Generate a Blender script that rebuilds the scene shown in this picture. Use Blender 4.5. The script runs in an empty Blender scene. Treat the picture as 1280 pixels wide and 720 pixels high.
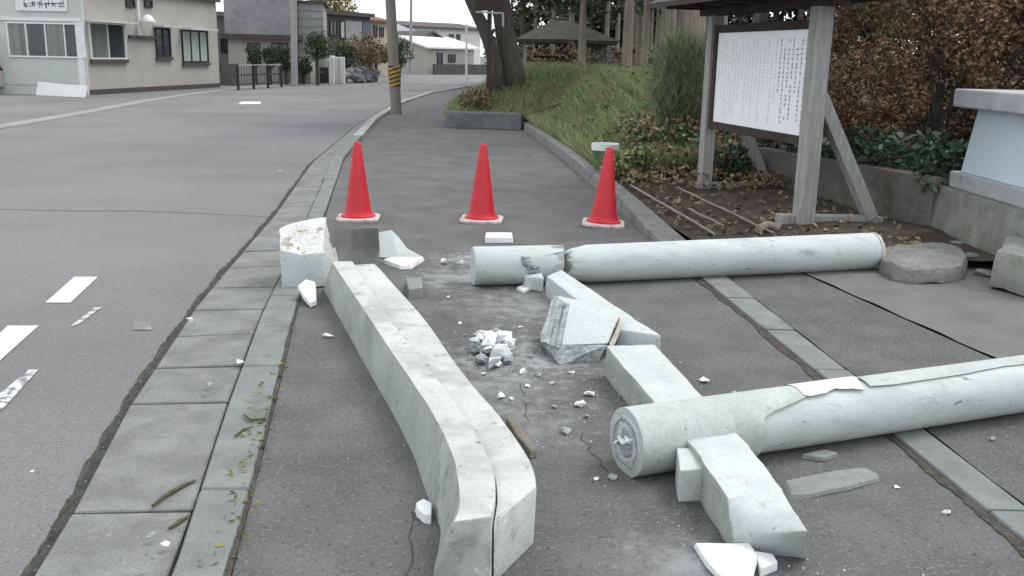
import bpy, bmesh, math, random
import numpy as np
from mathutils import Vector, Matrix
random.seed(7); RNG = np.random.default_rng(11)
SC = bpy.context.scene; COL = SC.collection
R = math.radians

# ------------------------------------------------------------------ camera, light
FPX, CAM_H, PITCH, ROLL = 1200.0, 1.47, math.atan(290/1200), R(1.2)
_F = Vector((0, math.cos(PITCH), -math.sin(PITCH)))
_r0 = Vector((1, 0, 0)); _u0 = Vector((0, math.sin(PITCH), math.cos(PITCH)))
_R = math.cos(ROLL)*_r0 + math.sin(ROLL)*_u0
_U = math.cos(ROLL)*_u0 - math.sin(ROLL)*_r0
cam_d = bpy.data.cameras.new('camera'); cam = bpy.data.objects.new('camera', cam_d); COL.objects.link(cam)
m = Matrix((_R, _U, -_F)).transposed().to_4x4(); m.translation = (0, 0, CAM_H); cam.matrix_world = m
cam_d.sensor_width = 36; cam_d.lens = 36*FPX/1280; cam_d.clip_end = 3000; cam_d.clip_start = .05
SC.camera = cam
SUN_EL, SUN_AZ = R(58), R(60)          # azimuth measured from +Y towards +X
w = bpy.data.worlds.new('World'); SC.world = w; w.use_nodes = True
nt = w.node_tree; nt.nodes.clear()
sky = nt.nodes.new('ShaderNodeTexSky'); sky.sky_type = 'NISHITA'; sky.sun_disc = False
sky.sun_elevation = SUN_EL; sky.sun_rotation = SUN_AZ; sky.air_density = 1.0; sky.dust_density = 2; sky.ozone_density = 1
hs = nt.nodes.new('ShaderNodeHueSaturation'); hs.inputs['Saturation'].default_value = .28
bg = nt.nodes.new('ShaderNodeBackground'); bg.inputs['Strength'].default_value = .14
wo = nt.nodes.new('ShaderNodeOutputWorld')
cl = nt.nodes.new('ShaderNodeMix'); cl.data_type = 'RGBA'; cl.inputs[0].default_value = .72; cl.inputs[7].default_value = (8.3, 8.7, 9.1, 1)     # an even layer of white cloud over the sky
nt.links.new(sky.outputs[0], hs.inputs['Color']); nt.links.new(hs.outputs[0], cl.inputs[6]); nt.links.new(cl.outputs[2], bg.inputs[0]); nt.links.new(bg.outputs[0], wo.inputs[0])
sun_d = bpy.data.lights.new('sun', 'SUN'); sun_d.energy = 1.2; sun_d.angle = R(25); sun_d.color = (1, .98, .95)
sun = bpy.data.objects.new('sun', sun_d); COL.objects.link(sun)
sdir = Vector((math.sin(SUN_AZ)*math.cos(SUN_EL), math.cos(SUN_AZ)*math.cos(SUN_EL), math.sin(SUN_EL)))
sun.rotation_euler = sdir.to_track_quat('Z', 'Y').to_euler(); sun.location = (0, 0, 30)
SC.view_settings.view_transform = 'Standard'; SC.view_settings.look = 'None'
SC.view_settings.exposure = 0.5; SC.view_settings.gamma = 1

# ------------------------------------------------------------------ surveying helpers (sight lines to world points)
def ray(x, y): return _F + _R*((x-640)/FPX) - _U*((y-360)/FPX)
def G(x, y, z=0.0):                 # point of the level z on a sight line
    d = ray(x, y); t = (z-CAM_H)/d.z; q = d*t; return Vector((q.x, q.y, z))
def P(x, y, Y):                     # point at the depth Y on a sight line
    d = ray(x, y); q = d*(Y/d.y); return Vector((q.x, Y, q.z+CAM_H))

# ------------------------------------------------------------------ materials
def mat(name, c, rough=.85, var=.2, scale=6., bump=.15, bscale=80., stains=(), spec=.3, metal=0., island=0., stretch=(1,1,1), dist=0.02, extra=None):
    M = bpy.data.materials.new(name); M.use_nodes = True; n = M.node_tree.nodes; L = M.node_tree.links
    b = n['Principled BSDF']; b.inputs['Roughness'].default_value = rough; b.inputs['Metallic'].default_value = metal
    b.inputs['Specular IOR Level'].default_value = spec
    tc = n.new('ShaderNodeTexCoord'); mp = n.new('ShaderNodeMapping'); mp.inputs['Scale'].default_value = stretch
    L.new(tc.outputs['Object'], mp.inputs[0]); co = mp.outputs[0]
    def noise(s, det=6, ro=.6):
        x = n.new('ShaderNodeTexNoise'); x.inputs['Scale'].default_value = s; x.inputs['Detail'].default_value = det
        x.inputs['Roughness'].default_value = ro; L.new(co, x.inputs['Vector']); return x.outputs[0]
    def ramp(f, a, bb):
        x = n.new('ShaderNodeMapRange'); x.inputs[1].default_value = a; x.inputs[2].default_value = bb
        x.interpolation_type = 'SMOOTHSTEP'; L.new(f, x.inputs[0]); return x.outputs[0]
    def mix(f, a, bb):
        x = n.new('ShaderNodeMix'); x.data_type = 'RGBA'
        if f is not None: L.new(f, x.inputs[0])
        for i, v in ((6, a), (7, bb)):
            if isinstance(v, tuple): x.inputs[i].default_value = (*v, 1)
            else: L.new(v, x.inputs[i])
        return x.outputs[2]
    def math_(op, a, bb=0.):
        x = n.new('ShaderNodeMath'); x.operation = op
        for i, v in ((0, a), (1, bb)):
            if isinstance(v, (int, float)): x.inputs[i].default_value = v
            else: L.new(v, x.inputs[i])
        return x.outputs[0]
    lo = tuple(v*(1-var) for v in c); hi = tuple(min(.95, v*(1+var)) for v in c)
    col = mix(ramp(noise(scale), .25, .75), lo, hi)
    col = mix(ramp(noise(bscale, 3), .3, .75), mix(None, col, col), mix(math_('ADD', .0, .0), col, hi)) if False else col
    fine = noise(bscale, 3, .7)
    x = n.new('ShaderNodeMix'); x.data_type = 'RGBA'; x.blend_type = 'MULTIPLY'; x.inputs[0].default_value = 1
    g = n.new('ShaderNodeMapRange'); g.inputs[1].default_value = .3; g.inputs[2].default_value = .7
    g.inputs[3].default_value = 1-var*.9; g.inputs[4].default_value = 1+var*.9; L.new(fine, g.inputs[0])
    L.new(col, x.inputs[6]); L.new(g.outputs[0], x.inputs[7]); col = x.outputs[2]
    if island:
        geo = n.new('ShaderNodeNewGeometry'); x = n.new('ShaderNodeMix'); x.data_type = 'RGBA'; x.blend_type = 'MULTIPLY'; x.inputs[0].default_value = 1
        g = n.new('ShaderNodeMapRange'); g.inputs[3].default_value = 1-island; g.inputs[4].default_value = 1+island
        L.new(geo.outputs['Random Per Island'], g.inputs[0]); L.new(col, x.inputs[6]); L.new(g.outputs[0], x.inputs[7]); col = x.outputs[2]
    for (sc_, ss, a, bb) in stains:
        col = mix(ramp(noise(ss, 8, .68), a, bb), col, sc_)
    if extra: col = extra(n, L, tc, noise, ramp, mix, math_, col)
    L.new(col, b.inputs['Base Color'])
    if bump:
        bp = n.new('ShaderNodeBump'); bp.inputs['Strength'].default_value = bump; bp.inputs['Distance'].default_value = dist
        L.new(fine, bp.inputs['Height']); L.new(bp.outputs[0], b.inputs['Normal'])
    return M

def spots(plist, colour):           # pale concrete dust lying round given ground points
    def f(n, L, tc, noise, ramp, mix, math_, col):
        nz = noise(9, 8, .7)
        for (x, y, r, s) in plist:
            d = n.new('ShaderNodeVectorMath'); d.operation = 'DISTANCE'; d.inputs[1].default_value = (x, y, 0)
            L.new(tc.outputs['Object'], d.inputs[0])
            k = math_('SUBTRACT', 1.0, math_('DIVIDE', d.outputs['Value'], r))
            k = math_('ADD', math_('MULTIPLY', k, .6), math_('MULTIPLY', math_('SUBTRACT', nz, .5), 1.6))
            inside = math_('LESS_THAN', d.outputs['Value'], r*1.15)
            k = math_('MULTIPLY', math_('MULTIPLY', ramp(k, .15, .75), s), inside)
            col = mix(k, col, colour)
        return col
    return f
def leafmat(name, c, isl=.45, rough=.6, stains=()):
    return mat(name, c, rough=rough, var=.15, scale=1.3, bump=0, bscale=20, island=isl, spec=.25, stains=stains)

M = {}
M['road'] = mat('road_asphalt', (.182,.182,.182), .9, .2, .35, .6, 150, stains=(((.166,.166,.166), .7, .5, .8), ((.25,.25,.248), 75, .55, .63), ((.085,.085,.085), 60, .56, .64), ((.165,.165,.164), 9, .56, .72)), dist=.012)
dust = [(.0, 4.6, .62, 1), (.42, 4.7, .5, .9), (-.35, 6.35, .6, .8), (.0, 3.7, .6, .35), (.55, 2.6, .4, .6), (-.35, 7.0, .45, .8), (.15, 5.6, .8, .6), (-.1, 4.1, .7, .5)]
M['foot'] = mat('footway_asphalt', (.128,.1265,.125), .88, .22, 2.2, .7, 190, stains=(((.13,.128,.125), .8, .5, .8), ((.092,.09,.088), 3.2, .55, .75), ((.23,.225,.22), 66, .56, .62), ((.05,.05,.05), 52, .57, .64), ((.3,.295,.29), 27, .655, .69)), dist=.012, extra=spots(dust, (.36,.375,.375)))
M['apron'] = mat('apron_asphalt', (.11,.1095,.109), .9, .2, 3, .6, 170, stains=(((.09,.09,.09), 2.5, .52, .78), ((.21,.21,.205), 64, .56, .63), ((.05,.05,.05), 50, .57, .65), ((.27,.27,.265), 26, .65, .69)), dist=.012)
M['apron2'] = mat('apron_pavement', (.145,.144,.141), .9, .16, 3, .45, 140, stains=(((.09,.09,.088), 6, .56, .74), ((.19,.19,.18), 2, .52, .8), ((.07,.07,.065), 30, .64, .7)), dist=.01)
M['soil'] = mat('soil', (.058,.047,.037), .95, .45, 5, .8, 40, stains=(((.12,.1,.075), 9, .55, .7), ((.035,.03,.024), 14, .58, .7)))
M['ground'] = mat('ground', (.14,.14,.135), .95, .25, .3, .2, 20)
M['slab'] = mat('gutter_concrete', (.19,.192,.186), .9, .22, 5, .55, 120, stains=(((.135,.138,.13), 2.6, .48, .72), ((.27,.27,.265), 60, .58, .68), ((.09,.09,.085), 34, .6, .7)), dist=.008)
M['kerb'] = mat('kerb_concrete', (.185,.2,.19), .9, .18, 5, .5, 120, stains=(((.12,.135,.1), 3.5, .52, .72), ((.26,.27,.26), 50, .6, .7)), dist=.008)
M['kerbpale'] = mat('pale_kerb_concrete', (.34,.345,.34), .9, .2, 2, .3, 60, stains=(((.2,.2,.195), 1.6, .5, .7),))
M['kerb2'] = mat('old_kerb_concrete', (.19,.19,.18), .9, .2, 6, .4, 110, stains=(((.11,.12,.085), 5, .55, .72),), dist=.006)
M['joint'] = mat('joint_grit', (.042,.04,.037), .95, .4, 12, .3, 60)
M['dirt'] = mat('kerb_dirt', (.062,.056,.047), .95, .4, 14, .8, 60, stains=(((.1,.09,.075), 9, .55, .7), ((.05,.065,.03), 5, .58, .7)))
M['line'] = mat('road_paint', (.72,.73,.73), .7, .08, 8, .2, 90, stains=(((.45,.45,.45), 25, .6, .72),), dist=.004)
M['wline'] = mat('worn_road_paint', (.5,.51,.51), .8, .1, 8, .2, 90, stains=(((.18,.18,.185), 14, .48, .56),), dist=.004)
M['paint'] = mat('painted_concrete', (.475,.505,.495), .78, .08, 4, .3, 60, stains=(((.385,.415,.4), 2.6, .46, .76), ((.3,.325,.285), 8, .57, .74), ((.18,.19,.16), 24, .63, .72), ((.56,.6,.6), 40, .6, .7)), dist=.01)
M['pillar'] = mat('streaked_pillar_paint', (.49,.525,.515), .75, .07, 4, .25, 60, stretch=(.55,2.2,2.2), stains=(((.37,.405,.385), 1.6, .46, .7), ((.3,.33,.29), 4.5, .55, .72), ((.19,.2,.17), 12, .61, .7)), dist=.01)
M['mossy'] = mat('weathered_lintel_concrete', (.47,.485,.465), .85, .12, 3, .4, 70, stains=(((.34,.35,.32), 2.2, .47, .68), ((.27,.29,.25), 6, .52, .72), ((.15,.16,.135), 16, .585, .72), ((.58,.605,.595), 30, .6, .7)), dist=.008)
M['shell'] = mat('weathered_pillar_coat', (.42,.455,.44), .85, .12, 3, .35, 60, stains=(((.33,.36,.32), 2.6, .48, .7), ((.26,.28,.225), 8, .56, .74), ((.16,.17,.14), 26, .64, .73)), dist=.008)
M['weath_shade'] = mat('mossy_shaded_concrete', (.33,.355,.335), .9, .15, 3, .4, 70, stains=(((.24,.265,.225), 2.4, .47, .7), ((.16,.18,.14), 7, .56, .74), ((.42,.44,.42), 18, .58, .72)), dist=.008)  # moss-stained concrete, toned down further to carry the shade of left faces
M['fresh'] = mat('fresh_broken_plaster', (.68,.70,.70), .85, .08, 6, .4, 60, stains=(((.5,.52,.52), 14, .56, .7),), dist=.008)
M['core'] = mat('broken_concrete_core', (.36,.385,.385), .95, .3, 9, 1., 45, stains=(((.2,.2,.195), 18, .55, .66), ((.58,.61,.61), 7, .56, .7), ((.12,.12,.115), 40, .62, .68)))
M['greyside'] = mat('bare_grey_concrete', (.15,.15,.146), .9, .12, 4, .4, 90, dist=.008)
M['tiptop'] = mat('stained_white_plaster', (.6,.6,.58), .95, .12, 8, .8, 40, stains=(((.33,.29,.23), 7, .54, .62), ((.16,.14,.11), 16, .6, .68)))
M['beige'] = mat('beige_broken_concrete', (.55,.52,.46), .95, .2, 8, .8, 40, stains=(((.3,.27,.22), 9, .52, .66), ((.75,.73,.68), 14, .6, .7)))
M['shardgrey'] = mat('grey_coat_slab', (.21,.225,.205), .9, .15, 8, .3, 80, stains=(((.15,.16,.13), 9, .55, .7),), dist=.006)
M['red'] = mat('red_cone_plastic', (.52,.014,.03), .45, .1, 8, .08, 60, spec=.5, stains=(((.6,.06,.07), 3, .55, .8), ((.3,.025,.03), 12, .62, .72)))
M['cbase'] = mat('cone_base_rubber', (.56,.47,.45), .7, .12, 8, .1, 60, stains=(((.3,.24,.22), 14, .55, .7),))
M['stone'] = mat('stone_block', (.21,.21,.2), .95, .25, 6, .6, 50, stains=(((.13,.14,.1), 3, .52, .7),))
M['boulder'] = mat('blue_grey_boulder', (.21,.22,.235), .95, .25, 3, .4, 30)
M['planter'] = mat('planter_stone', (.12,.125,.135), .9, .25, 3, .4, 40, stains=(((.2,.2,.2), 6, .55, .7),))
M['wall'] = mat('old_retaining_concrete', (.15,.14,.125), .95, .2, 3, .4, 40, stains=(((.09,.085,.07), 2.5, .5, .7), ((.2,.19,.17), 8, .58, .74)))
M['pedw'] = mat('pedestal_white_paint', (.56,.64,.70), .7, .05, 2, .08, 40, stains=(((.5,.56,.6), 3, .55, .75),))
M['pedcap'] = mat('pedestal_cap_stone', (.4,.415,.42), .85, .12, 5, .2, 60, stains=(((.28,.29,.28), 6, .55, .72),))
M['pedbase'] = mat('pedestal_mossy_concrete', (.23,.235,.21), .95, .2, 4, .5, 50, stains=(((.13,.15,.1), 3, .5, .68), ((.3,.31,.3), 6, .58, .75)))
M['darkstone'] = mat('dark_polished_stone', (.1,.1,.105), .6, .2, 10, .05, 60)
M['wood'] = mat('weathered_grey_wood', (.3,.3,.285), .85, .2, 5, .4, 30, stretch=(6,6,.6), stains=(((.2,.2,.19), 6, .55, .75),), dist=.006)
M['dwood'] = mat('dark_brown_wood', (.045,.036,.03), .85, .3, 5, .4, 30)
M['board'] = mat('notice_sheet', (.87,.9,.9), .35, .03, 2, .0, 30)
M['ink'] = mat('notice_ink', (.12,.13,.14), .6, .1, 5, 0)
M['inkpale'] = mat('faded_notice_ink', (.34,.36,.37), .6, .1, 5, 0)
M['bark'] = mat('bark', (.088,.08,.066), .95, .3, 4, .9, 22, stretch=(5,5,.7), stains=(((.06,.052,.045), 7, .5, .65),))
M['cedar'] = mat('cedar_bark', (.26,.225,.19), .95, .3, 4, .8, 22, stretch=(6,6,.5), stains=(((.14,.118,.098), 7, .55, .68),))
M['pole'] = mat('pole_concrete', (.2,.185,.165), .85, .12, 2, .1, 50, stains=(((.14,.13,.12), 3, .55, .75),))
M['pole2'] = mat('pale_pole_concrete', (.33,.335,.33), .85, .1, 2, .1, 50)
M['yellow'] = mat('warning_yellow', (.36,.26,.06), .7, .15, 5, 0, stains=(((.15,.1,.04), 6, .5, .65),))
M['black'] = mat('warning_black', (.02,.02,.02), .6, .1, 5, 0)
M['metalw'] = mat('white_metal', (.7,.71,.7), .5, .05, 5, 0)
M['cream'] = mat('cream_wall', (.4,.385,.35), .9, .07, 1.2, .15, 40, stains=(((.31,.3,.265), .9, .55, .8),))
M['creamw'] = mat('pale_entrance_wall', (.5,.525,.5), .85, .05, 1.5, .08, 40)
M['roofdark'] = mat('dark_eave', (.085,.07,.07), .8, .15, 3, .1, 30)
M['glass'] = mat('window_glass', (.05,.055,.06), .08, .3, 1.2, 0, 10, spec=.6)
M['glass2'] = mat('window_glass_with_blind', (.17,.185,.175), .15, .3, 2, 0, 10, spec=.6, stretch=(3,3,.1))
M['curtain'] = mat('curtained_window', (.38,.44,.42), .3, .2, 9, 0, 10, spec=.5, stretch=(3,3,.05))
M['gpurple'] = mat('grey_tile_roof', (.3,.295,.305), .8, .2, 1.6, .3, 25, stains=(((.22,.22,.225), 1.2, .5, .7), ((.36,.36,.365), 2.5, .58, .75),))
M['gsiding'] = mat('grey_siding', (.3,.305,.295), .8, .08, 2, .1, 30)
M['dbrown'] = mat('dark_house_wall', (.085,.08,.078), .85, .2, 2, .1, 30)
M['blue'] = mat('blue_sheet', (.1,.12,.16), .7, .1, 3, 0)
M['ochre'] = mat('ochre_wall', (.42,.385,.31), .85, .08, 2, .1, 30)
M['whitew'] = mat('white_wall', (.62,.62,.6), .85, .06, 2, .1, 30)
M['proof'] = mat('pale_roof', (.7,.71,.72), .7, .06, 3, .1, 20)
M['maroon'] = mat('maroon_paint', (.12,.03,.05), .3, .1, 2, 0, spec=.5)
M['silver'] = mat('silver_paint', (.5,.51,.53), .3, .05, 2, 0, spec=.5)
M['tyre'] = mat('tyre_rubber', (.02,.02,.02), .8, .2, 6, .1)
M['bronze'] = mat('dark_fence_metal', (.035,.033,.032), .6, .15, 4, 0)
M['thatch'] = mat('brown_shelter_roof', (.105,.095,.075), .95, .25, 3, .5, 25, stains=(((.065,.068,.05), 2, .5, .7),))
M['bucket'] = mat('green_plastic', (.03,.12,.07), .5, .1, 6, 0)
M['hedge'] = leafmat('red_brown_hedge_leaf', (.2,.118,.076), .5, stains=(((.14,.14,.075), 1.0, .47, .6), ((.25,.18,.11), 2.4, .55, .7)))
M['leaf'] = leafmat('broad_green_leaf', (.075,.13,.055), .5, stains=(((.13,.15,.08), 7, .58, .66),))
M['ivy'] = leafmat('ivy_leaf', (.06,.1,.06), .6, stains=(((.17,.2,.15), 9, .56, .64),))
M['needle'] = leafmat('cedar_foliage', (.045,.058,.032), .5)
M['needle2'] = leafmat('far_wood_foliage', (.055,.06,.045), .5)
M['crown'] = leafmat('evergreen_foliage', (.05,.075,.035), .55)
M['grass'] = leafmat('grass_blade', (.23,.265,.125), .45, .7, stains=(((.3,.26,.16), 1.1, .5, .64), ((.17,.25,.09), .9, .54, .62)))
M['dry'] = leafmat('dry_leaf', (.2,.155,.1), .6, .8, stains=(((.1,.07,.05), 4, .5, .6),))
M['wisp'] = leafmat('wispy_shrub_leaf', (.14,.17,.1), .4)
M['twig'] = mat('twig_bark', (.09,.085,.05), .9, .25, 20, .3, 60)
M['stick'] = mat('pale_stick', (.25,.23,.2), .9, .2, 10, .3, 60)
M['yellowleaf'] = leafmat('autumn_leaf', (.2,.19,.05), .5)

# ------------------------------------------------------------------ mesh helpers
OFF = {}
def tag(o, label=None, cat=None, group=None, kind=None):
    if label: o['label'] = label
    if cat: o['category'] = cat
    if group: o['group'] = group
    if kind: o['kind'] = kind
    return o
def thing(name, label, cat, loc, group=None):
    o = bpy.data.objects.new(name, None); COL.objects.link(o); o.location = loc; o.empty_display_size = .2
    OFF[o.name] = Vector(loc); return tag(o, label, cat, group)
class MB:
    def __init__(s): s.bm = bmesh.new()
    def face(s, pts):
        return s.bm.faces.new([s.bm.verts.new(Vector(p)) for p in pts])
    def loft(s, secs, caps=True, closed=True):
        rows = [[s.bm.verts.new(Vector(p)) for p in sec] for sec in secs]; n = len(rows[0])
        for a, b in zip(rows, rows[1:]):
            for i in range(n if closed else n-1):
                j = (i+1) % n; s.bm.faces.new((a[i], a[j], b[j], b[i]))
        if caps: s.bm.faces.new(rows[0]); s.bm.faces.new(rows[-1][::-1])
        return s
    def prism(s, poly, z0, z1, top=None):
        s.loft([[(p[0], p[1], z0) for p in poly], [(p[0], p[1], z1) for p in (top or poly)]]); return s
    def box(s, c, size, rz=0, rx=0, ry=0):
        mt = Matrix.Translation(Vector(c)) @ Matrix.Rotation(rz, 4, 'Z') @ Matrix.Rotation(ry, 4, 'Y') @ Matrix.Rotation(rx, 4, 'X') @ Matrix.Diagonal((*size, 1))
        bmesh.ops.create_cube(s.bm, size=1, matrix=mt); return s
    def tube(s, pts, rad, n=10, caps=True):
        pts = [Vector(p) for p in pts]; secs = []
        if isinstance(rad, (int, float)): rad = [rad]*len(pts)
        for i, p in enumerate(pts):
            t = (pts[min(i+1, len(pts)-1)]-pts[max(i-1, 0)]).normalized()
            a = t.orthogonal().normalized() if i == 0 else (a - t*a.dot(t)).normalized()
            b = t.cross(a)
            secs.append([p + (a*math.cos(2*math.pi*k/n)+b*math.sin(2*math.pi*k/n))*rad[i] for k in range(n)])
        return s.loft(secs, caps)
    def lathe(s, c, prof, n=24, squash=None):
        c = Vector(c)
        return s.loft([[c+Vector((r*math.cos(2*math.pi*k/n), r*math.sin(2*math.pi*k/n), z)) for k in range(n)] for r, z in prof])
    def hull(s, pts):
        vs = [s.bm.verts.new(Vector(p)) for p in pts]
        r = bmesh.ops.convex_hull(s.bm, input=vs)
        dead = {e for e in r['geom_interior']+r['geom_unused'] if isinstance(e, bmesh.types.BMVert)}
        bmesh.ops.delete(s.bm, geom=list(dead), context='VERTS'); return s
    def bevel(s, w, seg=2, ang=25):
        bmesh.ops.remove_doubles(s.bm, verts=s.bm.verts[:], dist=1e-5); bmesh.ops.recalc_face_normals(s.bm, faces=s.bm.faces[:])
        ed = [e for e in s.bm.edges if len(e.link_faces) == 2 and e.calc_face_angle(0) > R(ang)]
        bmesh.ops.bevel(s.bm, geom=ed, offset=w, segments=seg, affect='EDGES', clamp_overlap=True, profile=.6); return s
    def rough(s, amp, cuts=0, freq=6.):
        from mathutils import noise as nz
        if cuts: bmesh.ops.subdivide_edges(s.bm, edges=s.bm.edges[:], cuts=cuts, use_grid_fill=True)
        for v in s.bm.verts:
            v.co += nz.noise_vector(v.co*freq)*amp
        return s
    def build(s, name, mt, parent=None, smooth=False, origin=None, label=None, cat=None, group=None, kind=None, ang=None):
        bmesh.ops.recalc_face_normals(s.bm, faces=s.bm.faces[:])
        if parent is not None: o_ = OFF[parent.name]
        elif origin is not None: o_ = Vector(origin)
        else:
            xs = [v.co for v in s.bm.verts]; o_ = Vector(((min(v.x for v in xs)+max(v.x for v in xs))/2, (min(v.y for v in xs)+max(v.y for v in xs))/2, min(v.z for v in xs)))
        for v in s.bm.verts: v.co -= o_
        me = bpy.data.meshes.new(name); s.bm.to_mesh(me); s.bm.free()
        if smooth: 
            for p in me.polygons: p.use_smooth = True
            if ang: me.set_sharp_from_angle(angle=R(ang))
        me.materials.append(mt if not isinstance(mt, str) else M[mt])
        o = bpy.data.objects.new(name, me); COL.objects.link(o); OFF[o.name] = o_
        if parent is not None: o.parent = parent
        else: o.location = o_
        return tag(o, label, cat, group, kind)
def share(src, name, loc, parent, rz=0, ry=0):
    o = src.copy(); o.name = name; COL.objects.link(o); o.parent = parent; o.location = loc; o.rotation_euler = (0, ry, rz); return o
def structure(name, mb, mt, **k):
    return mb.build(name, mt, origin=(0, 0, 0), kind='structure', **k)
def quads(name, V, Fq, mt, parent=None, kind=None, origin=None):     # fast mesh from numpy: V (n,k,3) cells of k corners
    n, k, _ = V.shape; o_ = OFF[parent.name] if parent is not None else Vector(origin or (0, 0, 0))
    me = bpy.data.meshes.new(name); me.vertices.add(n*k); me.vertices.foreach_set('co', (V - np.array(o_)).reshape(-1).astype(np.float32))
    me.loops.add(n*k); me.loops.foreach_set('vertex_index', np.arange(n*k, dtype=np.int32))
    me.polygons.add(n); me.polygons.foreach_set('loop_start', np.arange(n, dtype=np.int32)*k); me.polygons.foreach_set('loop_total', np.full(n, k, np.int32))
    me.update(calc_edges=True); me.materials.append(M[mt]); o = bpy.data.objects.new(name, me); COL.objects.link(o); OFF[o.name] = o_
    if parent is not None: o.parent = parent
    else: o.location = o_
    if kind: o['kind'] = kind
    return o
def leafcloud(name, pts, size, mt, parent=None, kind=None, flat=0., aspect=.55, origin=None, droop=0.):
    n = len(pts); d = RNG.normal(size=(n, 3)); d[:, 2] = d[:, 2]*(1-flat) - droop; d /= np.linalg.norm(d, axis=1)[:, None]
    q = RNG.normal(size=(n, 3)); q -= d*(q*d).sum(1)[:, None]; q /= np.linalg.norm(q, axis=1)[:, None]
    s = size*RNG.uniform(.6, 1.35, n)[:, None]; c = np.cross(d, q)
    V = np.stack([pts-d*s*.5, pts+q*s*aspect*.5+c*s*.06, pts+d*s*.5, pts-q*s*aspect*.5+c*s*.06], 1)
    return quads(name, V, 4, mt, parent, kind, origin)
def clumps(centres, radii, n, shell=.35):     # points spread through many small clumps
    centres = np.array(centres, float); radii = np.array(radii, float); k = RNG.integers(0, len(centres), n)
    d = RNG.normal(size=(n, 3)); d /= np.linalg.norm(d, axis=1)[:, None]
    r = RNG.uniform(shell, 1, n)**.6
    rr = radii[k] if radii.ndim == 2 else radii[k][:, None]
    return centres[k] + d*rr*r[:, None]
def blades(name, pts, h, wd, mt, parent=None, kind=None, lean=.5):
    n = len(pts); a = RNG.uniform(0, 2*np.pi, n); hh = h*RNG.uniform(.5, 1.4, n)
    side = np.stack([np.cos(a), np.sin(a), np.zeros(n)], 1)*wd*.5
    tip = np.stack([RNG.normal(size=n)*lean, RNG.normal(size=n)*lean, np.ones(n)], 1)*hh[:, None]
    V = np.stack([pts-side, pts+side, pts+tip], 1); return quads(name, V, 3, mt, parent, kind)

# ------------------------------------------------------------------ the setting: ground, road, footway, gutter, kerbs
def lerp_line(L, y):
    ys = [p[1] for p in L]; return float(np.interp(y, ys, [p[0] for p in L]))
KR = [(1.76, .8), (1.64, 2.77), (1.47, 4.66), (1.29, 6.55), (1.12, 8.18), (1.0, 10.16), (.70, 14.3), (.30, 18.6), (.08, 20.6)]     # footway side of the right kerb
KW = [(-.56, .8), (-.79, 2.49), (-.93, 3.41), (-1.26, 5.47), (-1.62, 7.94), (-2.40, 13.52), (-3.10, 21.98), (-3.40, 30), (-3.2, 38), (-2.2, 46), (3, 52)]   # footway edge at the left kerb
def kw(y): return lerp_line(KW, y)
def kerb_l(y): return kw(y) - float(np.interp(y, [1, 2.5, 3.7, 5.4, 7, 10, 14, 50], [.17, .17, .2, .2, .16, .16, .16, .16]))
GE = [(-1.15, .8), (-1.38, 2.53), (-1.62, 3.63), (-1.93, 5.66), (-2.27, 8.93), (-2.85, 13.5), (-3.5, 21.98), (-3.8, 30), (-3.6, 38), (-2.6, 46.4), (3, 52.6)]
def ge(y): return lerp_line(GE, y)

structure('ground', MB().face([(-600, -60, -.16), (600, -60, -.16), (600, 1500, -.16), (-600, 1500, -.16)]) and (lambda b: (b.face([(-600, -60, -.16), (600, -60, -.16), (600, 1500, -.16), (-600, 1500, -.16)]), b)[1])(MB()), 'ground')
b = MB(); b.face([(x, y, -.05) for x, y in GE] + [(60, 52.6, -.05), (60, 140, -.05), (-60, 140, -.05), (-60, .8, -.05)])
bmesh.ops.triangulate(b.bm, faces=b.bm.faces[:]); structure('road', b, 'road')
foot = MB()
fl = [(x, y) for x, y in KW]; fr = [(3, 50), (-1.55, 44), (-1.6, 24), (-1.5, 20.9)] + [(x, y) for x, y in KR[::-1]]
foot.face([(x, y, 0) for x, y in fl+fr]); bmesh.ops.triangulate(foot.bm, faces=foot.bm.faces[:])
foot = structure('footway', foot, 'foot')
def ribbon(pts, wdt, z, mb=None):
    mb = mb or MB(); pts = [Vector((p[0], p[1], 0)) for p in pts]; Lr = []
    for i, p in enumerate(pts):
        t = (pts[min(i+1, len(pts)-1)]-pts[max(i-1, 0)]).normalized(); nn = Vector((-t.y, t.x, 0)); ww = wdt*random.uniform(.5, 1.3) if wdt < .05 else wdt
        Lr.append((p+nn*ww/2, p-nn*ww/2))
    for a, c in zip(Lr, Lr[1:]): mb.face([(a[0].x, a[0].y, z), (c[0].x, c[0].y, z), (c[1].x, c[1].y, z), (a[1].x, a[1].y, z)])
    return mb
def wig(a, c, n, amp):
    a = Vector(a); c = Vector(c); t = (c-a); nn = Vector((-t.y, t.x)).normalized()
    return [a+t*i/n+nn*random.uniform(-amp, amp) for i in range(n+1)]
g2 = lambda x, y: G(x, y).to_2d()
for a, c in (((652, 480), (662, 528)), ((560, 400), (600, 412)), ((508, 720), (516, 640)), ((724, 545), (760, 590)), ((596, 560), (640, 620))):
    ribbon(wig(g2(*a), g2(*c), 7, .015), .0035, .004).build('crack', 'joint', foot)
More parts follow.
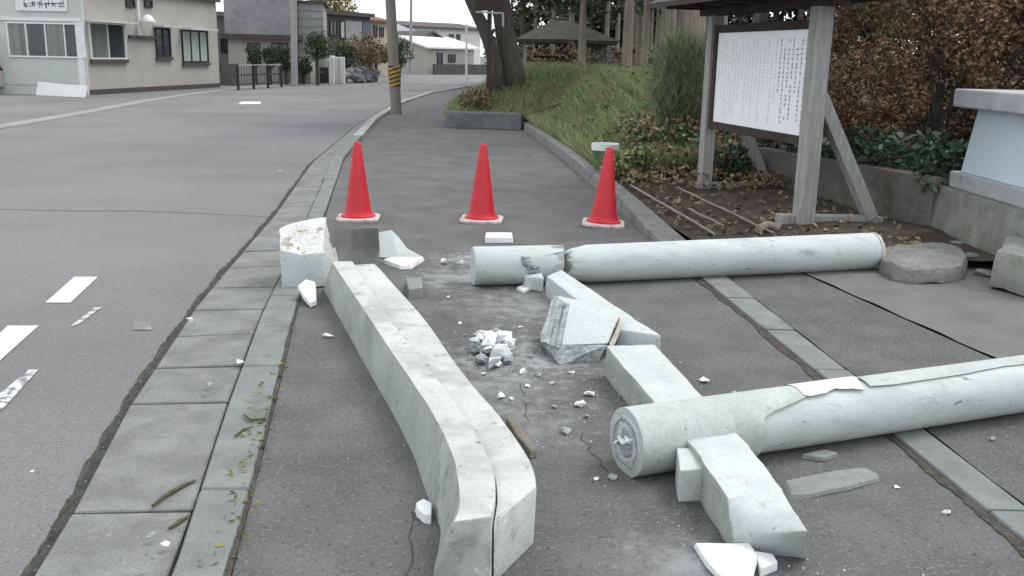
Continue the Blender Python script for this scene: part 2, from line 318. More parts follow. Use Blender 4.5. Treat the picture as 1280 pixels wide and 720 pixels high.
# left: joint grit bed, gutter slabs, kerb stones
b = MB(); ys = np.linspace(.8, 46, 60)
b.loft([[(ge(y)-.012, y, -.055), (kw(y)+.006, y, -.055), (kw(y)+.006, y, -.045), (ge(y)-.012, y, -.045)] for y in ys]); 
gutter = structure('gutter', b, 'joint')
jy = [.9, 1.75, 2.92, 3.93, 4.43, 4.97, 5.5, 6.06, 6.66, 7.25, 7.85, 8.45, 9.1, 9.7, 10.3, 10.9, 11.5]
for a, c in zip(jy, jy[1:]):
    g = .012; t = [random.uniform(-.004, .004) for _ in range(4)]
    pts = [(ge(a+g)+.02, a+g), (kerb_l(a+g)-.012, a+g), (kerb_l(c-g)-.012, c-g), (ge(c-g)+.02, c-g)]
    s = MB(); s.loft([[(p[0], p[1], -.05) for p in pts], [(p[0], p[1], -.028+t[i]+(.012 if i in (1, 2) else -.008)) for i, p in enumerate(pts)]])
    s.bevel(.006, 1).build('gutter_slab', 'slab', gutter)
b = MB(); b.loft([[(ge(y)+.02, y, -.05), (kerb_l(y)-.012, y, -.05), (kerb_l(y)-.012, y, -.016), (ge(y)+.02, y, -.036)] for y in np.linspace(11.53, 46, 50)]); b.build('gutter_strip', 'slab', gutter)
b = MB(); b.loft([[(kerb_l(y), y, -.05), (kw(y)-.008, y, -.05), (kw(y)-.008, y, -.02), (kerb_l(y), y, -.02)] for y in ys]); kerbL = structure('kerb', b, 'joint')
ky = [.8, 1.7, 3.04, 4.38, 5.75, 7.1, 8.5, 9.9, 11.4]
for a, c in zip(ky, ky[1:]):
    n = 4; g = .007; dz = random.uniform(-.004, .004)
    s = MB(); s.loft([[(kerb_l(y), y, -.05), (kw(y)-.014, y, -.05), (kw(y)-.014, y, .008+dz), (kerb_l(y), y, .004+dz)] for y in np.linspace(a+g, c-g, n)])
    s.bevel(.008, 1).build('kerb_stone', 'kerb', kerbL)
b = MB(); b.loft([[(kerb_l(y), y, -.05), (kw(y)-.01, y, -.05), (kw(y)-.01, y, .06*min(1, (y-11)/5)), (kerb_l(y), y, .06*min(1, (y-11)/5))] for y in np.linspace(11.41, 17.0, 14)]); b.build('kerb_strip', 'kerb', kerbL)
b = MB(); b.loft([[(kerb_l(y), y, -.05), (kw(y)-.01, y, -.05), (kw(y)-.01, y, .06), (kerb_l(y), y, .06)] for y in np.linspace(17.02, 46, 40)]); b.build('kerb_strip', 'kerbpale', kerbL)
# right: kerb, raised beside the bank and sunk flush at the entrance
def kr(y): return lerp_line(KR, y)
def krh(y): return float(np.interp(y, [0, 6.6, 7.4, 9.5, 30], [.008, .008, .03, .13, .13]))
def krw(y): return float(np.interp(y, [0, 3, 4.6, 6.6, 7.3, 8.2, 9.5, 30], [.16, .16, .17, .2, .24, .24, .18, .17]))
b = MB(); b.loft([[(kr(y)-.012, y, -.06), (kr(y)+krw(y)+.012, y, -.06), (kr(y)+krw(y)+.012, y, -.012), (kr(y)-.012, y, -.012)] for y in np.linspace(.8, 20.6, 30)]); kerbR = structure('entrance_kerb', b, 'joint')
ry = [.8, 1.6, 2.3, 3.0, 3.75, 4.5, 5.2, 5.92, 6.6, 7.3, 8.0, 8.7, 9.4, 10.1, 10.8, 11.5, 12.3, 13.1, 14.0, 15, 16.2, 17.6, 19, 20.6]
for a, c in zip(ry, ry[1:]):
    g = .007; dz = random.uniform(-.003, .003)
    s = MB(); s.loft([[(kr(y), y, -.05), (kr(y)+krw(y), y, -.05), (kr(y)+krw(y), y, krh(y)+dz), (kr(y)+.015, y, krh(y)+dz)] for y in np.linspace(a+g, c-g, 4)])
    s.bevel(.01, 2).build('kerb_stone', 'kerb2' if a > 5.8 else 'kerb', kerbR)
def seam(y): return float(np.interp(y, [.8, 4.54, 6.76, 8], [3.35, 2.54, 2.07, 1.85]))
b = MB(); yy = np.linspace(.8, 7.15, 40)
b.face([(kr(y)+krw(y)+.014+.004*math.sin(y*9), y, -.002) for y in yy] + [(seam(y), y, -.002) for y in yy[::-1]]); bmesh.ops.triangulate(b.bm, faces=b.bm.faces[:]); structure('entrance_apron', b, 'apron')
b = MB(); b.face([(seam(y)+.016+.006*math.sin(y*11)+.004*math.sin(y*27), y, .003) for y in yy] + [(2.6, 7.3, .003), (3.3, 7.25, .003), (9, 7.0, .003), (9, .8, .003)]); bmesh.ops.triangulate(b.bm, faces=b.bm.faces[:]); structure('entrance_pavement', b, 'apron2')
b = MB(); b.face([(1.3, .8, -.03), (9, .8, -.03), (9, 7.4, -.03), (1.0, 7.4, -.03)]); structure('apron_base', b, 'dirt')
b = ribbon([G(x, y, -.05) for x, y in ((-80, 263), (0, 262), (90, 264), (170, 264), (250, 267), (345, 272))], .016, -.046).build('road_crack', 'joint', origin=(0, 0, 0), kind='structure')
random.seed(21)
for nm_, fx, z_, y0_, y1_, wd_ in (('dirt_line', lambda y: ge(y)-.012, -.046, .9, 14, .032), ('dirt_line', lambda y: kr(y)-.018, .004, .9, 7.2, .045), ('dirt_line', lambda y: kw(y)-.004, .0095, 1.4, 9, .016)):
    b = MB(); L_ = [(fx(y), y) for y in np.arange(y0_, y1_, .03)]; pr_ = None
    for x, y in L_:
        wv = .5+.22*math.sin(y*3.1)+.16*math.sin(y*7.7+1)+.12*math.sin(y*17+2)
        a_, c_ = x-wd_*max(.12, wv+random.uniform(-.14, .14)), x+wd_*(.3+random.uniform(-.08, .08))
        cur = (b.bm.verts.new((a_, y, z_)), b.bm.verts.new((c_, y, z_)))
        if pr_: b.bm.faces.new((pr_[0], pr_[1], cur[1], cur[0]))
        pr_ = cur
    b.build(nm_, 'dirt', origin=(0, 0, 0), kind='structure')
# painted road markings
b = MB()
def roadpoly(pts, mt, z=-.045):
    s = MB(); s.face([G(x, y, z) for x, y in pts]); o = s.build('road_marking', mt, origin=(0, 0, 0), kind='structure'); return o
for pts in ([(57, 378), (88, 378), (122, 346), (93, 346)], [(-66, 477), (-30, 477), (48, 407), (10, 407)], [(298, 130), (325, 130), (326, 127), (302, 127)]): roadpoly(pts, 'line')
M['faint'] = mat('almost_gone_road_paint', (.28,.28,.278), .9, .15, 8, .2, 90, stains=(((.182,.182,.182), 12, .42, .52),))
roadpoly([(165, 412), (190, 412), (188, 402), (168, 402)], 'faint')
for pts in ([(88, 408), (100, 404), (127, 384), (118, 384)], [(-8, 520), (6, 508), (48, 462), (36, 462), (-8, 498)]): roadpoly(pts, 'wline')
far_edge = [(-200, 200), (0, 160), (60, 150), (110, 141), (200, 124), (275, 113.5), (360, 106), (480, 98)]
b = MB(); pp = [G(x, y, -.05) for x, y in far_edge]
b.loft([[(p.x-.3, p.y, -.07), (p.x+.1, p.y, -.07), (p.x+.1, p.y, -.035), (p.x-.3, p.y, -.035)] for p in pp]); structure('far_gutter', b, mat('far_gutter_concrete', (.27,.27,.265), .9, .2, 1, .2, 30, stains=(((.2,.2,.2), 1.5, .5, .7),)))

# ------------------------------------------------------------------ bank of soil and grass
def smooth(t): t = np.clip(t, 0, 1); return t*t*(3-2*t)
def bank_edge(y): return np.interp(y, [6.9, 8.18, 10.2, 14.3, 18.6, 20.29, 20.33, 26, 60], [1.52, 1.36, 1.18, .87, .47, .3, -1.45, -1.62, -1.7])
def bank_z(x, y):
    x = np.asarray(x, float); y = np.asarray(y, float)
    d = x-bank_edge(y); d = np.where(y > 20.3, np.minimum(d, np.maximum((y-20.3)*.5+.12, x-.3)), d)
    z = .07 + .95*smooth(d/2.0)*smooth((y-9.2)/11.5)
    return z + .025*np.sin(x*3.1+y*1.7)*np.sin(y*2.3-x)*smooth((x-bank_edge(y))/.5)
us = np.linspace(0, 1, 46)**1.6; vs = np.concatenate([np.linspace(6.95, 20.28, 45), np.linspace(20.34, 60, 44)])
b = MB(); rows = []
for y in vs:
    e = float(bank_edge(y)); xs = e+us*(32-e)
    xm = np.where(y < 8.4, np.minimum(xs, 3.7), xs)
    rows.append([b.bm.verts.new((x, y, z)) for x, z in zip(xm, bank_z(xm, np.full_like(xm, y)))])
for a, c in zip(rows, rows[1:]):
    for i in range(len(a)-1):
        if (a[i].co-a[i+1].co).length > 1e-4: b.bm.faces.new((a[i], a[i+1], c[i+1], c[i]))
b.face([(3.75, 6.2, .02), (30, 6.2, .02), (30, 9.5, .3), (3.75, 9.5, .3)])
structure('bank', b, 'soil', smooth=True)
def on_bank(x, y, z=0): return Vector((x, y, float(bank_z(x, y))+z))
# grass: as much as the eye sees of it
n = 120000; gy = 11.5+26*RNG.uniform(0, 1, n)**1.5; gx = bank_edge(gy)+.05+RNG.uniform(0, 1, n)**1.2*np.interp(gy, [11, 16, 24, 40], [1.3, 3.2, 6, 9])
keep = RNG.uniform(0, 1, n) < np.clip((np.sin(gx*2.7)*np.sin(gy*1.9)+1.1)*.9, .6, 1)
gx, gy = gx[keep], gy[keep]
n2 = 26000; gy2 = 20.36+11*RNG.uniform(0, 1, n2); gx2 = bank_edge(gy2)+.03+RNG.uniform(0, 1, n2)*2.4; n3 = 14000; gy3 = RNG.uniform(18.5, 25, n3); gx3 = np.maximum(RNG.uniform(.1, 2.8, n3), bank_edge(gy3)+.04); gx = np.concatenate([gx, gx2, gx3]); gy = np.concatenate([gy, gy2, gy3])
tag(blades('grass', np.stack([gx, gy, bank_z(gx, gy)+.01], 1), .23, .018, 'grass', kind='stuff', lean=.55), 'rough green and yellowing grass covering the bank behind the kerb', 'grass')
n = 5000; gy = 12+18*RNG.uniform(0, 1, n)**1.3; gx = bank_edge(gy)+.15+RNG.uniform(0, 1, n)*np.interp(gy, [11, 16, 24, 40], [1.3, 3.0, 5, 8])
tag(leafcloud('bank_weeds', np.stack([gx, gy, bank_z(gx, gy)+RNG.uniform(.02, .3, n)], 1), .085, 'leaf', kind='stuff', flat=.3), 'low leafy weeds growing through the grass of the bank', 'weeds')
n = 11000; gy = 7.6+9*RNG.uniform(0, 1, n); gx = bank_edge(gy)+.05+RNG.uniform(0, 1, n)*np.interp(gy, [7.6, 9, 12, 17], [1.9, 2.2, 2.6, 3.4])
keep = RNG.uniform(0, 1, n) < np.where(gy < 10.4, .13, .9); gx, gy = gx[keep], gy[keep]
tag(leafcloud('leaf_litter', np.stack([gx, gy, bank_z(gx, gy)+RNG.uniform(.0, .05, len(gx))*np.where(gy < 10.4, .5, 3.5)], 1), .07, 'dry', kind='stuff', flat=.5), 'dry brown fallen leaves and dead stems on the soil behind the kerb', 'leaf litter')

def weathered_shaded(o, f):             # left-turned faces: mossy weathering, plus side shade put into the darker colour
    o.data.materials.append(M['weath_shade'])
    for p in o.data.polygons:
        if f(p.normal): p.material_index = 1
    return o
# ------------------------------------------------------------------ the fallen gate: lintel
def top(px, z): return [G(x, y, z) for x, y in px]
HT = .215
A = top([(415, 327), (482, 428), (529, 498), (561, 556), (573, 606), (574, 632), (567, 652)], HT)       # upper left edge
B = top([(441, 326), (497, 411), (549, 475), (590, 533), (615, 582), (620, 612), (617, 645)], HT)      # seam
Cc = top([(468, 329), (526, 393), (572, 457), (625, 521), (655, 563), (668, 590), (671, 608)], HT-.026)
D = top([(404, 362), (456, 457), (505, 545), (531, 613), (545, 648), (550, 672), (541, 716)], .0)
Dn = [d.copy() for d in D]
lint = thing('fallen_lintel', 'long double lintel beam of the collapsed gate, lying on the footway with moss stains', 'stone beam', (A[2]+Cc[2])/2*Vector((1, 1, 0)) if False else Vector(((A[2].x+Cc[2].x)/2, A[2].y, 0)))
def refine(L, k=5):                # Catmull-Rom through the stations
    out = []
    for i in range(len(L)-1):
        p0, p1, p2, p3 = L[max(i-1, 0)], L[i], L[i+1], L[min(i+2, len(L)-1)]
        for j in range(k):
            t = j/k; out.append(.5*((2*p1)+(p2-p0)*t+(2*p0-5*p1+4*p2-p3)*t*t+(3*p1-p0-3*p2+p3)*t**3))
    return out+[L[-1].copy()]
A_, B_, C_, D_ = map(refine, (A, B, Cc, D))
gap = .003
secs = []
for a, bb, d in zip(A_, B_, D_):
    br = Vector((bb.x, bb.y, 0)); k = (bb-a).normalized()
    secs.append([a, bb-k*gap, br-k*gap, d])
secs[-1][2] = G(612, 738, 0)
secs[-1][3] = G(541, 722, 0)
b = MB().loft(secs); weathered_shaded(b.bevel(.006, 2, 35).rough(.003, 0, 9).build('upper_lintel', 'mossy', lint, smooth=True, ang=28), lambda n: n.x < -.45)
secs = []
for i, (bb, c) in enumerate(zip(B_, C_)):
    k = (c-bb).normalized(); lo = Vector((c.x, c.y, 0)); 
    secs.append([bb+k*gap*1.6+Vector((0, 0, -.024)), c, lo-k*.01, Vector((bb.x, bb.y, 0))+k*gap])
b = MB().loft(secs); b.bevel(.008, 2, 35).rough(.003, 0, 9).build('lower_lintel', 'mossy', lint, smooth=True, ang=28)
# broken tip of the lintel
tip = thing('broken_lintel_tip', 'broken off lintel tip with white painted end, beside the far end of the long beam', 'stone fragment', G(385, 350))
yb = G(380, 360).y
s0 = [P(352, 361, yb), P(349, 312, yb+.03), P(350, 289, yb+.2), P(352, 284, yb+.45), Vector((P(352, 361, yb).x, yb+.45, 0))]
s1 = [P(380, 361, yb), P(377, 318, yb+.02), P(378, 283, yb+.22), P(380, 276, yb+.5), Vector((P(380, 361, yb).x, yb+.5, 0))]
s2 = [P(407, 358, yb+.02), P(404, 316, yb+.05), P(406, 280, yb+.25), P(409, 270, yb+.55), Vector((P(407, 358, yb).x, yb+.55, 0))]
MB().loft([s[:2]+[s[1]+Vector((0, .06, 0)), s[4]] for s in (s0, s1, s2)]).bevel(.008, 2).rough(.006, 2, 8).build('painted_end', 'paint', tip, smooth=True, ang=30)
MB().loft([[s[1]+Vector((0, .012, .0)), s[2], s[3], s[4]+Vector((0, -.03, .03)), s[1]+Vector((0, .1, -.1))] for s in (s0, s1, s2)]).rough(.014, 3, 14).build('broken_top', 'tiptop', tip, smooth=True, ang=25)
y1 = G(430, 332).y
g = []
for px, ty, bot, cur in ((408, 272, 357, .0), (415, 277, 352, .1), (422, 282, 340, .2), (438, 284, 334, .28), (455, 284, 333, .3), (472, 284, 334, .28)):
    y_ = yb+.05+cur
    q_ = P(px, ty, y_+.42); g.append([G(px, bot), G(px, bot)*.55+q_*.45+Vector((0, .03, -.012)), q_, Vector((q_.x, y_+.5, 0))])
MB().loft(g).bevel(.012, 2).rough(.022, 3, 5).rough(.005, 0, 30).build('bare_side', 'greyside', tip, smooth=True, ang=35)

# ------------------------------------------------------------------ shards and rubble
def shard(px, name, label, mt, t=.02, z=.0, tilt=None, cat='stone fragment', group=None, rough=.004):
    pts = [G(x, y, z) for x, y in px]; c = sum(pts, Vector())/len(pts); out = []
    b = MB(); up = [Vector((p.x, p.y, z+t)) for p in pts]
    inn = [c*.08+p*.92 for p in up]
    for q in inn: q.z = z+t
    b.loft([[Vector((p.x, p.y, z)) for p in pts], inn])
    if tilt:
        ax, an = tilt; bmesh.ops.rotate(b.bm, verts=b.bm.verts[:], cent=(c.x, c.y, z), matrix=Matrix.Rotation(an, 3, Vector(ax)))
        lo = min(v.co.z for v in b.bm.verts)
        for v in b.bm.verts: v.co.z -= lo - z
    bmesh.ops.triangulate(b.bm, faces=b.bm.faces[:])
    b.bevel(.003, 1).rough(rough, 1, 12)
    return b.build(name, mt, label=label, cat=cat, group=group)
ys_ = G(500, 324).y
b = MB(); pts = [(473, 291), (488, 288), (498, 297), (508, 311), (529, 322), (500, 323), (474, 322)]
fr_ = [P(x, y, ys_ + (.16 if y < 300 else .08 if y < 315 else 0)) for x, y in pts]
b.loft([fr_, [p+Vector((0, .06, -.01)) for p in fr_]]); bmesh.ops.triangulate(b.bm, faces=b.bm.faces[:])
b.bevel(.004, 1).rough(.004, 1, 10).build('stone_shard', 'paint', label='bluish white triangular shard leaning upright behind the far end of the beam', cat='stone fragment')
shard([(477, 329), (490, 326), (531, 326), (514, 337), (500, 337)], 'stone_shard', 'flat white pointed shard lying in front of the upright triangular shard', 'fresh', .03)
shard([(606, 304), (606, 297), (641, 297), (642, 304)], 'stone_shard', 'white rectangular slab piece just behind the short pillar stub', 'fresh', .045)
shard([(372, 374), (384, 370), (396, 372), (396, 384), (388, 386), (380, 381)], 'stone_shard', 'small white shard on the kerb below the broken lintel tip', 'fresh', .03, tilt=((1, 0, 0), .3))
shard([(506, 358), (528, 357), (529, 372), (510, 374)], 'stone_block', 'small dark grey block lying right of the long beam', 'shardgrey', .06)
shard([(519, 640), (528, 634), (540, 640), (539, 656), (530, 655), (521, 648)], 'stone_shard', 'fist sized white chunk beside the near end of the long beam', 'fresh', .035)
shard([(866, 684), (900, 688), (938, 690), (948, 706), (940, 735), (905, 735), (884, 712)], 'stone_shard', 'large white pointed shard at the broken end of the tie beam', 'fresh', .02, tilt=((0, 1, 0), -.1))
shard([(940, 698), (965, 702), (972, 714), (950, 722)], 'stone_shard', 'small white shard tucked against the broken end of the tie beam', 'fresh', .03)
shard([(978, 606), (1000, 601), (1040, 593), (1085, 588), (1100, 596), (1098, 603), (1060, 614), (1010, 624), (985, 624)], 'stone_slab', 'long flat grey slab of pillar coating on the ground below the near pillar', 'shardgrey', .018)
shard([(1000, 574), (1030, 567), (1048, 571), (1030, 578)], 'stone_shard', 'small thin grey flake under the edge of the near pillar', 'shardgrey', .02)
shard([(645, 362), (672, 352), (678, 357), (655, 367)], 'stone_shard', 'thin pale splinter on the ground below the pillar stub', 'fresh', .02)
shard([(640, 520), (655, 545), (672, 572), (664, 574), (645, 552), (632, 530)], 'stone_shard', 'brownish grey flake along the right edge of the long beam near its end', mat('brown_flake', (.17,.16,.13), .95, .2, 8, .5, 60), .03)
def chunk(c, r, mt, label, group, name='rubble_chunk', flat=.7):
    b = MB(); q = RNG.normal(size=(13, 3)); q /= np.linalg.norm(q, axis=1)[:, None]; q *= RNG.uniform(.7, 1.1, (13, 1))*r; q[:, 2] *= flat
    q[:, 2] -= q[:, 2].min(); ang = random.uniform(0, 3); ca, sa = math.cos(ang), math.sin(ang)
    b.hull([(c.x+(x*1.3)*ca-y*sa, c.y+(x*1.3)*sa+y*ca, c.z+z) for x, y, z in q])
    b.rough(r*.13, 1, 1.6/r)
    return b.build(name, mt, label=label, cat='stone fragment', group=group)
for i in range(46):
    a = random.uniform(0, 6.28); rr = random.uniform(0, 1)**.8; px = 618+28*rr*math.cos(a); py = 440+23*rr*math.sin(a)
    c = G(px, py); c.z = .05*(1-rr)**.8*random.random()*1.6
    chunk(c, random.uniform(.016, .068)*(1.2-.55*rr), mt_ := random.choice(['fresh', 'paint', 'core', 'fresh', 'core']), 'rough grey broken chunk in the rubble heap at mid footway' if mt_ == 'core' else 'white broken chunk in the rubble heap at mid footway', 'chunks of the rubble heap', flat=.75)
CR_M = ('fresh', 'fresh', 'core'); k_ = 0
CR = ('on bare asphalt just left of the long beam', 'on the seam where gutter slab meets kerb stone', 'lying mid gutter slab', 'above the right rim of the rubble heap', 'touching the lower right of the rubble heap', 'just right of the crack below the heap', 'at the top of the crack below the heap', 'by the right edge of the long beam, below the heap', 'nearest the end of the near pillar', 'largest between strut block and pillar end', 'just left below the largest mid gap crumb', 'lowest below the strut block before the pillar', 'under the broken underside of the strut block', 'beside the middle of the crack below the heap', 'midway between strut block and pillar end, lower', 'midway between strut block and crack, upper', 'on asphalt between tie beam and kerb', 'alone right of the strut block on asphalt', 'near the kerb strip above the near pillar', 'beside the small grey block by the long beam', 'between the long beam and the rubble heap', 'first right of the flat white shard', 'second right of the flat white shard', 'between the rubble heap and the strut block', 'directly beneath the rubble heap', 'at the left rim above the rubble heap', 'left of a pair on the nearest gutter slab', 'right of a pair on the nearest gutter slab', 'alone on the road at the left edge', 'on the dark apron at the right edge', 'on asphalt nearest the kerb at lower right', 'right of the flat grey slab at lower right', 'right below the pillar end on asphalt', 'left below the pillar end on asphalt', 'on the apron beyond the near pillar, nearer the seam', 'on the apron beyond the near pillar, nearer the kerb', 'at the road edge of the gutter slabs', 'far up the road beside the gutter')
for px, py, r in ((410, 422, .03), (299, 455, .03), (262, 482, .02), (650, 410, .02), (654, 467, .03), (672, 470, .025), (660, 484, .02), (625, 497, .03), (707, 541, .03), (736, 495, .03), (724, 508, .035), (731, 522, .02), (715, 467, .02), (640, 500, .02), (693, 510, .018), (690, 480, .018), (880, 478, .03), (850, 455, .015), (918, 492, .015), (560, 372, .02), (580, 420, .015), (555, 330, .05), (575, 330, .04), (660, 446, .03), (605, 470, .02), (575, 405, .02), (190, 672, .02), (207, 682, .02), (40, 590, .01), (1240, 550, .02), (1183, 642, .02), (1120, 610, .015), (765, 598, .025), (745, 600, .015), (1195, 505, .015), (1080, 500, .015), (237, 403, .03), (350, 215, .03)):
    o = chunk(G(px, py), r*.8, CR_M[k_ % 3], ('white' if CR_M[k_ % 3] == 'fresh' else 'dull grey')+' concrete crumb '+CR[k_], 'loose crumbs strewn about', 'concrete_crumb', .6); k_ += 1
n = 800; cx = [(.02, 4.62, .35), (-.3, 6.4, .5), (.45, 4.4, .4), (.1, 3.9, .5), (.8, 2.6, .3)]
k = RNG.integers(0, 5, n); pts = np.array([[cx[i][0]+RNG.normal()*cx[i][2]*.6, cx[i][1]+RNG.normal()*cx[i][2], .004] for i in k])
tag(leafcloud('grit', pts, .009, 'paint', kind='stuff', aspect=.8), 'fine white concrete grit scattered round the broken pieces', 'grit')

# ------------------------------------------------------------------ pillars
def ring(c, ax, up, r, n=40, jag=None, a0=0, a1=2*math.pi):
    sd = ax.cross(up); return [c+(up*math.cos(a)+sd*math.sin(a))*r for a in np.linspace(a0, a1, n, endpoint=False)]
def pillar(c0, ax, secs, n=44):          # secs: (distance, radius)
    up = Vector((0, 0, 1)); return MB().loft([ring(c0+ax*d, ax, up, r, n) for d, r in secs])
rN = .118
pa = G(792, 601); pb = G(1285, 520)      # where the near pillar touches down on its camera side
ax = (pb-pa).normalized(); side = Vector((-ax.y, ax.x, 0))
c0 = pa+side*rN*.62+Vector((0, 0, rN)); 
npil = thing('fallen_pillar', 'near round pillar of the collapsed gate with a peeled white strip, running out of the right edge', 'stone pillar', Vector((c0.x, c0.y, 0)))
pillar(c0, ax, [(-.0, rN-.022), (.012, rN-.008), (.03, rN-.004), (.62, rN-.004), (.66, rN-.002), (2.75, rN+.004), (2.8, rN)]).build('shaft', 'pillar', npil, smooth=True, ang=40)
# outer coat sleeve round the left half with a jagged right edge
def smooth_(t): return t*t*(3-2*t)
def jag(a):   # how far the coat reaches along the shaft at angle a (0 = up, -90 = camera side)
    a = (a+math.pi) % (2*math.pi)-math.pi          # sd = ax x up points to the camera side for positive angle
    t = math.degrees(a)
    if t > 60: return .52
    if t > 24: return .52+.24*smooth_((60-t)/36)
    return .76
up = Vector((0, 0, 1)); sd = ax.cross(up); nA = 72; b = MB(); rows = []
for i in range(nA):
    a = 2*math.pi*i/nA; L_ = jag(a); u = up*math.cos(a)+sd*math.sin(a)
    rows.append([c0+ax*(.004+(L_-.004)*t)+u*(rN+.009) for t in np.linspace(0, 1, 8)] + [c0+ax*(L_-.004)+u*(rN-.006)])
rows = [[p for p in r] for r in rows]
V = [[b.bm.verts.new(p) for p in r] for r in rows]
for i in range(nA):
    for j in range(8): b.bm.faces.new((V[i][j], V[(i+1) % nA][j], V[(i+1) % nA][j+1], V[i][j+1]))
lip = [b.bm.verts.new(c0+ax*.002+(up*math.cos(2*math.pi*i/nA)+sd*math.sin(2*math.pi*i/nA))*(rN-.03)) for i in range(nA)]
for i in range(nA): b.bm.faces.new((V[i][0], lip[i], lip[(i+1) % nA], V[(i+1) % nA][0]))
b.build('coat', 'shell', npil, smooth=True, ang=35)
b = MB(); b.loft([ring(c0+ax*d, ax, up, r, 30) for d, r in ((.03, .1), (.002, .098), (-.004, .085), (.004, .06), (-.006, .05))]).rough(.006, 0, 30).build('broken_core', 'core', npil)
b = MB(); s1_ = MB()
for k in range(5): 
    a = random.uniform(0, 6.28); q = c0+ax*-.004+(up*math.cos(a)+sd*math.sin(a))*random.uniform(.0, .06); s1_.hull([q+Vector(RNG.normal(size=3)*.014) for _ in range(9)])
s1_.build('reinforcement_lump', 'fresh', npil)
def strip(d0, d1, a0, a1, r, mt, name, jit=.0):
    b = MB(); na, nd = 8, 14; g = []
    for j in range(nd+1):
        d = d0+(d1-d0)*j/nd; row = []; e = jit*math.sin(j*.75)+jit*.35*math.sin(j*1.9); tp = max(.25, min(1, (nd-j)/3))if jit else 1
        for i in range(na+1):
            a = a0+(a1+e-a0)*(i/na)*tp; row.append(b.bm.verts.new(c0+ax*d+(up*math.cos(a)+sd*math.sin(a))*r))
        g.append(row)
    for p, q in zip(g, g[1:]):
        for i in range(na): b.bm.faces.new((p[i], p[i+1], q[i+1], q[i]))
    return b.build(name, mt, npil, smooth=True)
strip(.735, 1.10, R(-70), R(27), rN+.0125, 'fresh', 'bare_patch', .07)
strip(1.06, 2.78, R(-85), R(26), rN+.008, 'shell', 'coat', .06)

rF = .128
def far_pillar(p0, p1, name, label, secs):
    ax = (p1-p0); L_ = ax.length; ax.normalize(); sdd = Vector((-ax.y, ax.x, 0)); c = p0+sdd*rF*.8+Vector((0, 0, rF))
    t = thing(name, label, 'stone pillar', Vector((c.x, c.y, 0))); return t, c, ax, L_
t1, c1, ax1, L1 = far_pillar(G(594, 361), G(704, 358), 'pillar_stub', 'short broken round stub of the far pillar, left of the long piece', None)
b = pillar(c1, ax1, [(0, rF-.03), (0, rF-.006), (.008, rF), (.5, rF), (L1-.03, rF)], 40); nv = [v for v in b.bm.verts if (v.co-c1).dot(ax1) > L1-.1]
for v in nv:
    v.co += ax1*random.uniform(-.06, .05)
b.build('shaft', 'pillar', t1, smooth=True, ang=40)
pillar(c1, ax1, [(L1-.12, rF-.03), (L1-.03, rF-.035), (L1+.0, .05)], 24).rough(.02, 0, 18).build('broken_core', 'core', t1)
b = MB()
for a_ in range(7):
    an = R(60+a_*7); b.box(c1+ax1*(.3+.03*random.random()+a_*.014)+(up*math.cos(an)+ax1.cross(up)*math.sin(an))*rF, (.05, .035, .035), rz=random.random(), rx=random.random())
b.rough(.008, 1, 30).build('broken_socket', 'core', t1)
t2, c2, ax2, L2 = far_pillar(G(724, 358), G(1095, 339), 'fallen_pillar', 'long far round pillar of the collapsed gate lying in front of the notice board', None)
b = pillar(c2, ax2, [(-.06, rF*.62), (-.03, rF*.8), (.06, rF-.006), (.09, rF), (1.2, rF+.004), (L2-.04, rF+.008), (L2+.01, rF+.006), (L2+.03, rF-.012)], 44)
for v in b.bm.verts:
    if (v.co-c2).dot(ax2) < .0: v.co += ax2*random.uniform(-.02, .02)
b.build('shaft', 'pillar', t2, smooth=True, ang=40)
pillar(c2, ax2, [(L2+.0, rF*.9), (L2+.05, rF*.8), (L2+.06, rF*.4)], 20).rough(.015, 0, 16).build('broken_core', 'core', t2)
b = MB(); b.loft([ring(c2+ax2*(L2+.02), ax2, up, rF+.009, 30), ring(c2+ax2*(L2+.035), ax2, up, rF+.011, 30), ring(c2+ax2*(L2+.05), ax2, up, rF-.004, 30)]).rough(.006, 0, 25).build('broken_rim', 'beige', t2)

# ------------------------------------------------------------------ tie beam pieces, strut, wedge
BZ = .15
def beam(px_top, name, label, drop, ztop=BZ):
    pass
tl, tr = G(757, 432, BZ), G(818, 430, BZ); el, er = G(868, 561, BZ), G(935, 556, BZ); nl, nr = G(909, 622, BZ), G(1010, 664, BZ)
tb = thing('fallen_tie_beam', 'square white tie beam passing under the near pillar, its near end broken', 'stone beam', Vector((.5, 3.6, 0)))
dn = Vector((0, 0, -BZ)); secs = []
mid_l = [tl+(el-tl)*t for t in (0, .5, 1)]; mid_r = [tr+(er-tr)*t for t in (0, .5, 1)]
secs = [[l, r, r+dn, l+dn] for l, r in zip(mid_l, mid_r)]
fl_, fr_ = el+(G(925, 690, 0)-el)*.0, None
nlb = G(915, 688, 0); nrb = G(1008, 699, 0)
secs.append([nl, G(975, 610, BZ), G(975, 610, 0), Vector((nl.x, nl.y, 0))])
secs.append([G(914, 668, .05), nr, nrb, nlb])
weathered_shaded(MB().loft(secs).bevel(.008, 2, 20).rough(.006, 5, 8).rough(.003, 0, 30).build('beam', 'paint', tb, smooth=True, ang=28), lambda n: n.x < -.75)
b = MB(); q0 = [G(846, 560, .13), G(867, 559, .13), G(880, 586, .12), G(850, 588, .12)]
b.loft([[Vector((q.x, q.y, 0)) for q in q0], q0]); b.bevel(.006, 2).rough(.003, 1, 9).build('stone_wedge', 'paint', label='small square stone wedge block wedged between near pillar and tie beam', cat='stone block')
b = MB(); a0, a1, e0, e1 = G(668, 337, .13), G(702, 337, .13), G(772, 412, .13), G(827, 420, .13)
f0 = G(683, 345, .13); dA = Vector((0, 0, -.13)); 
secs = []
for t in (0, .3, .7, 1): 
    l = f0+(e0-f0)*t; r = a1+(e1-a1)*t; secs.append([l, r, r+dA, l+dA])
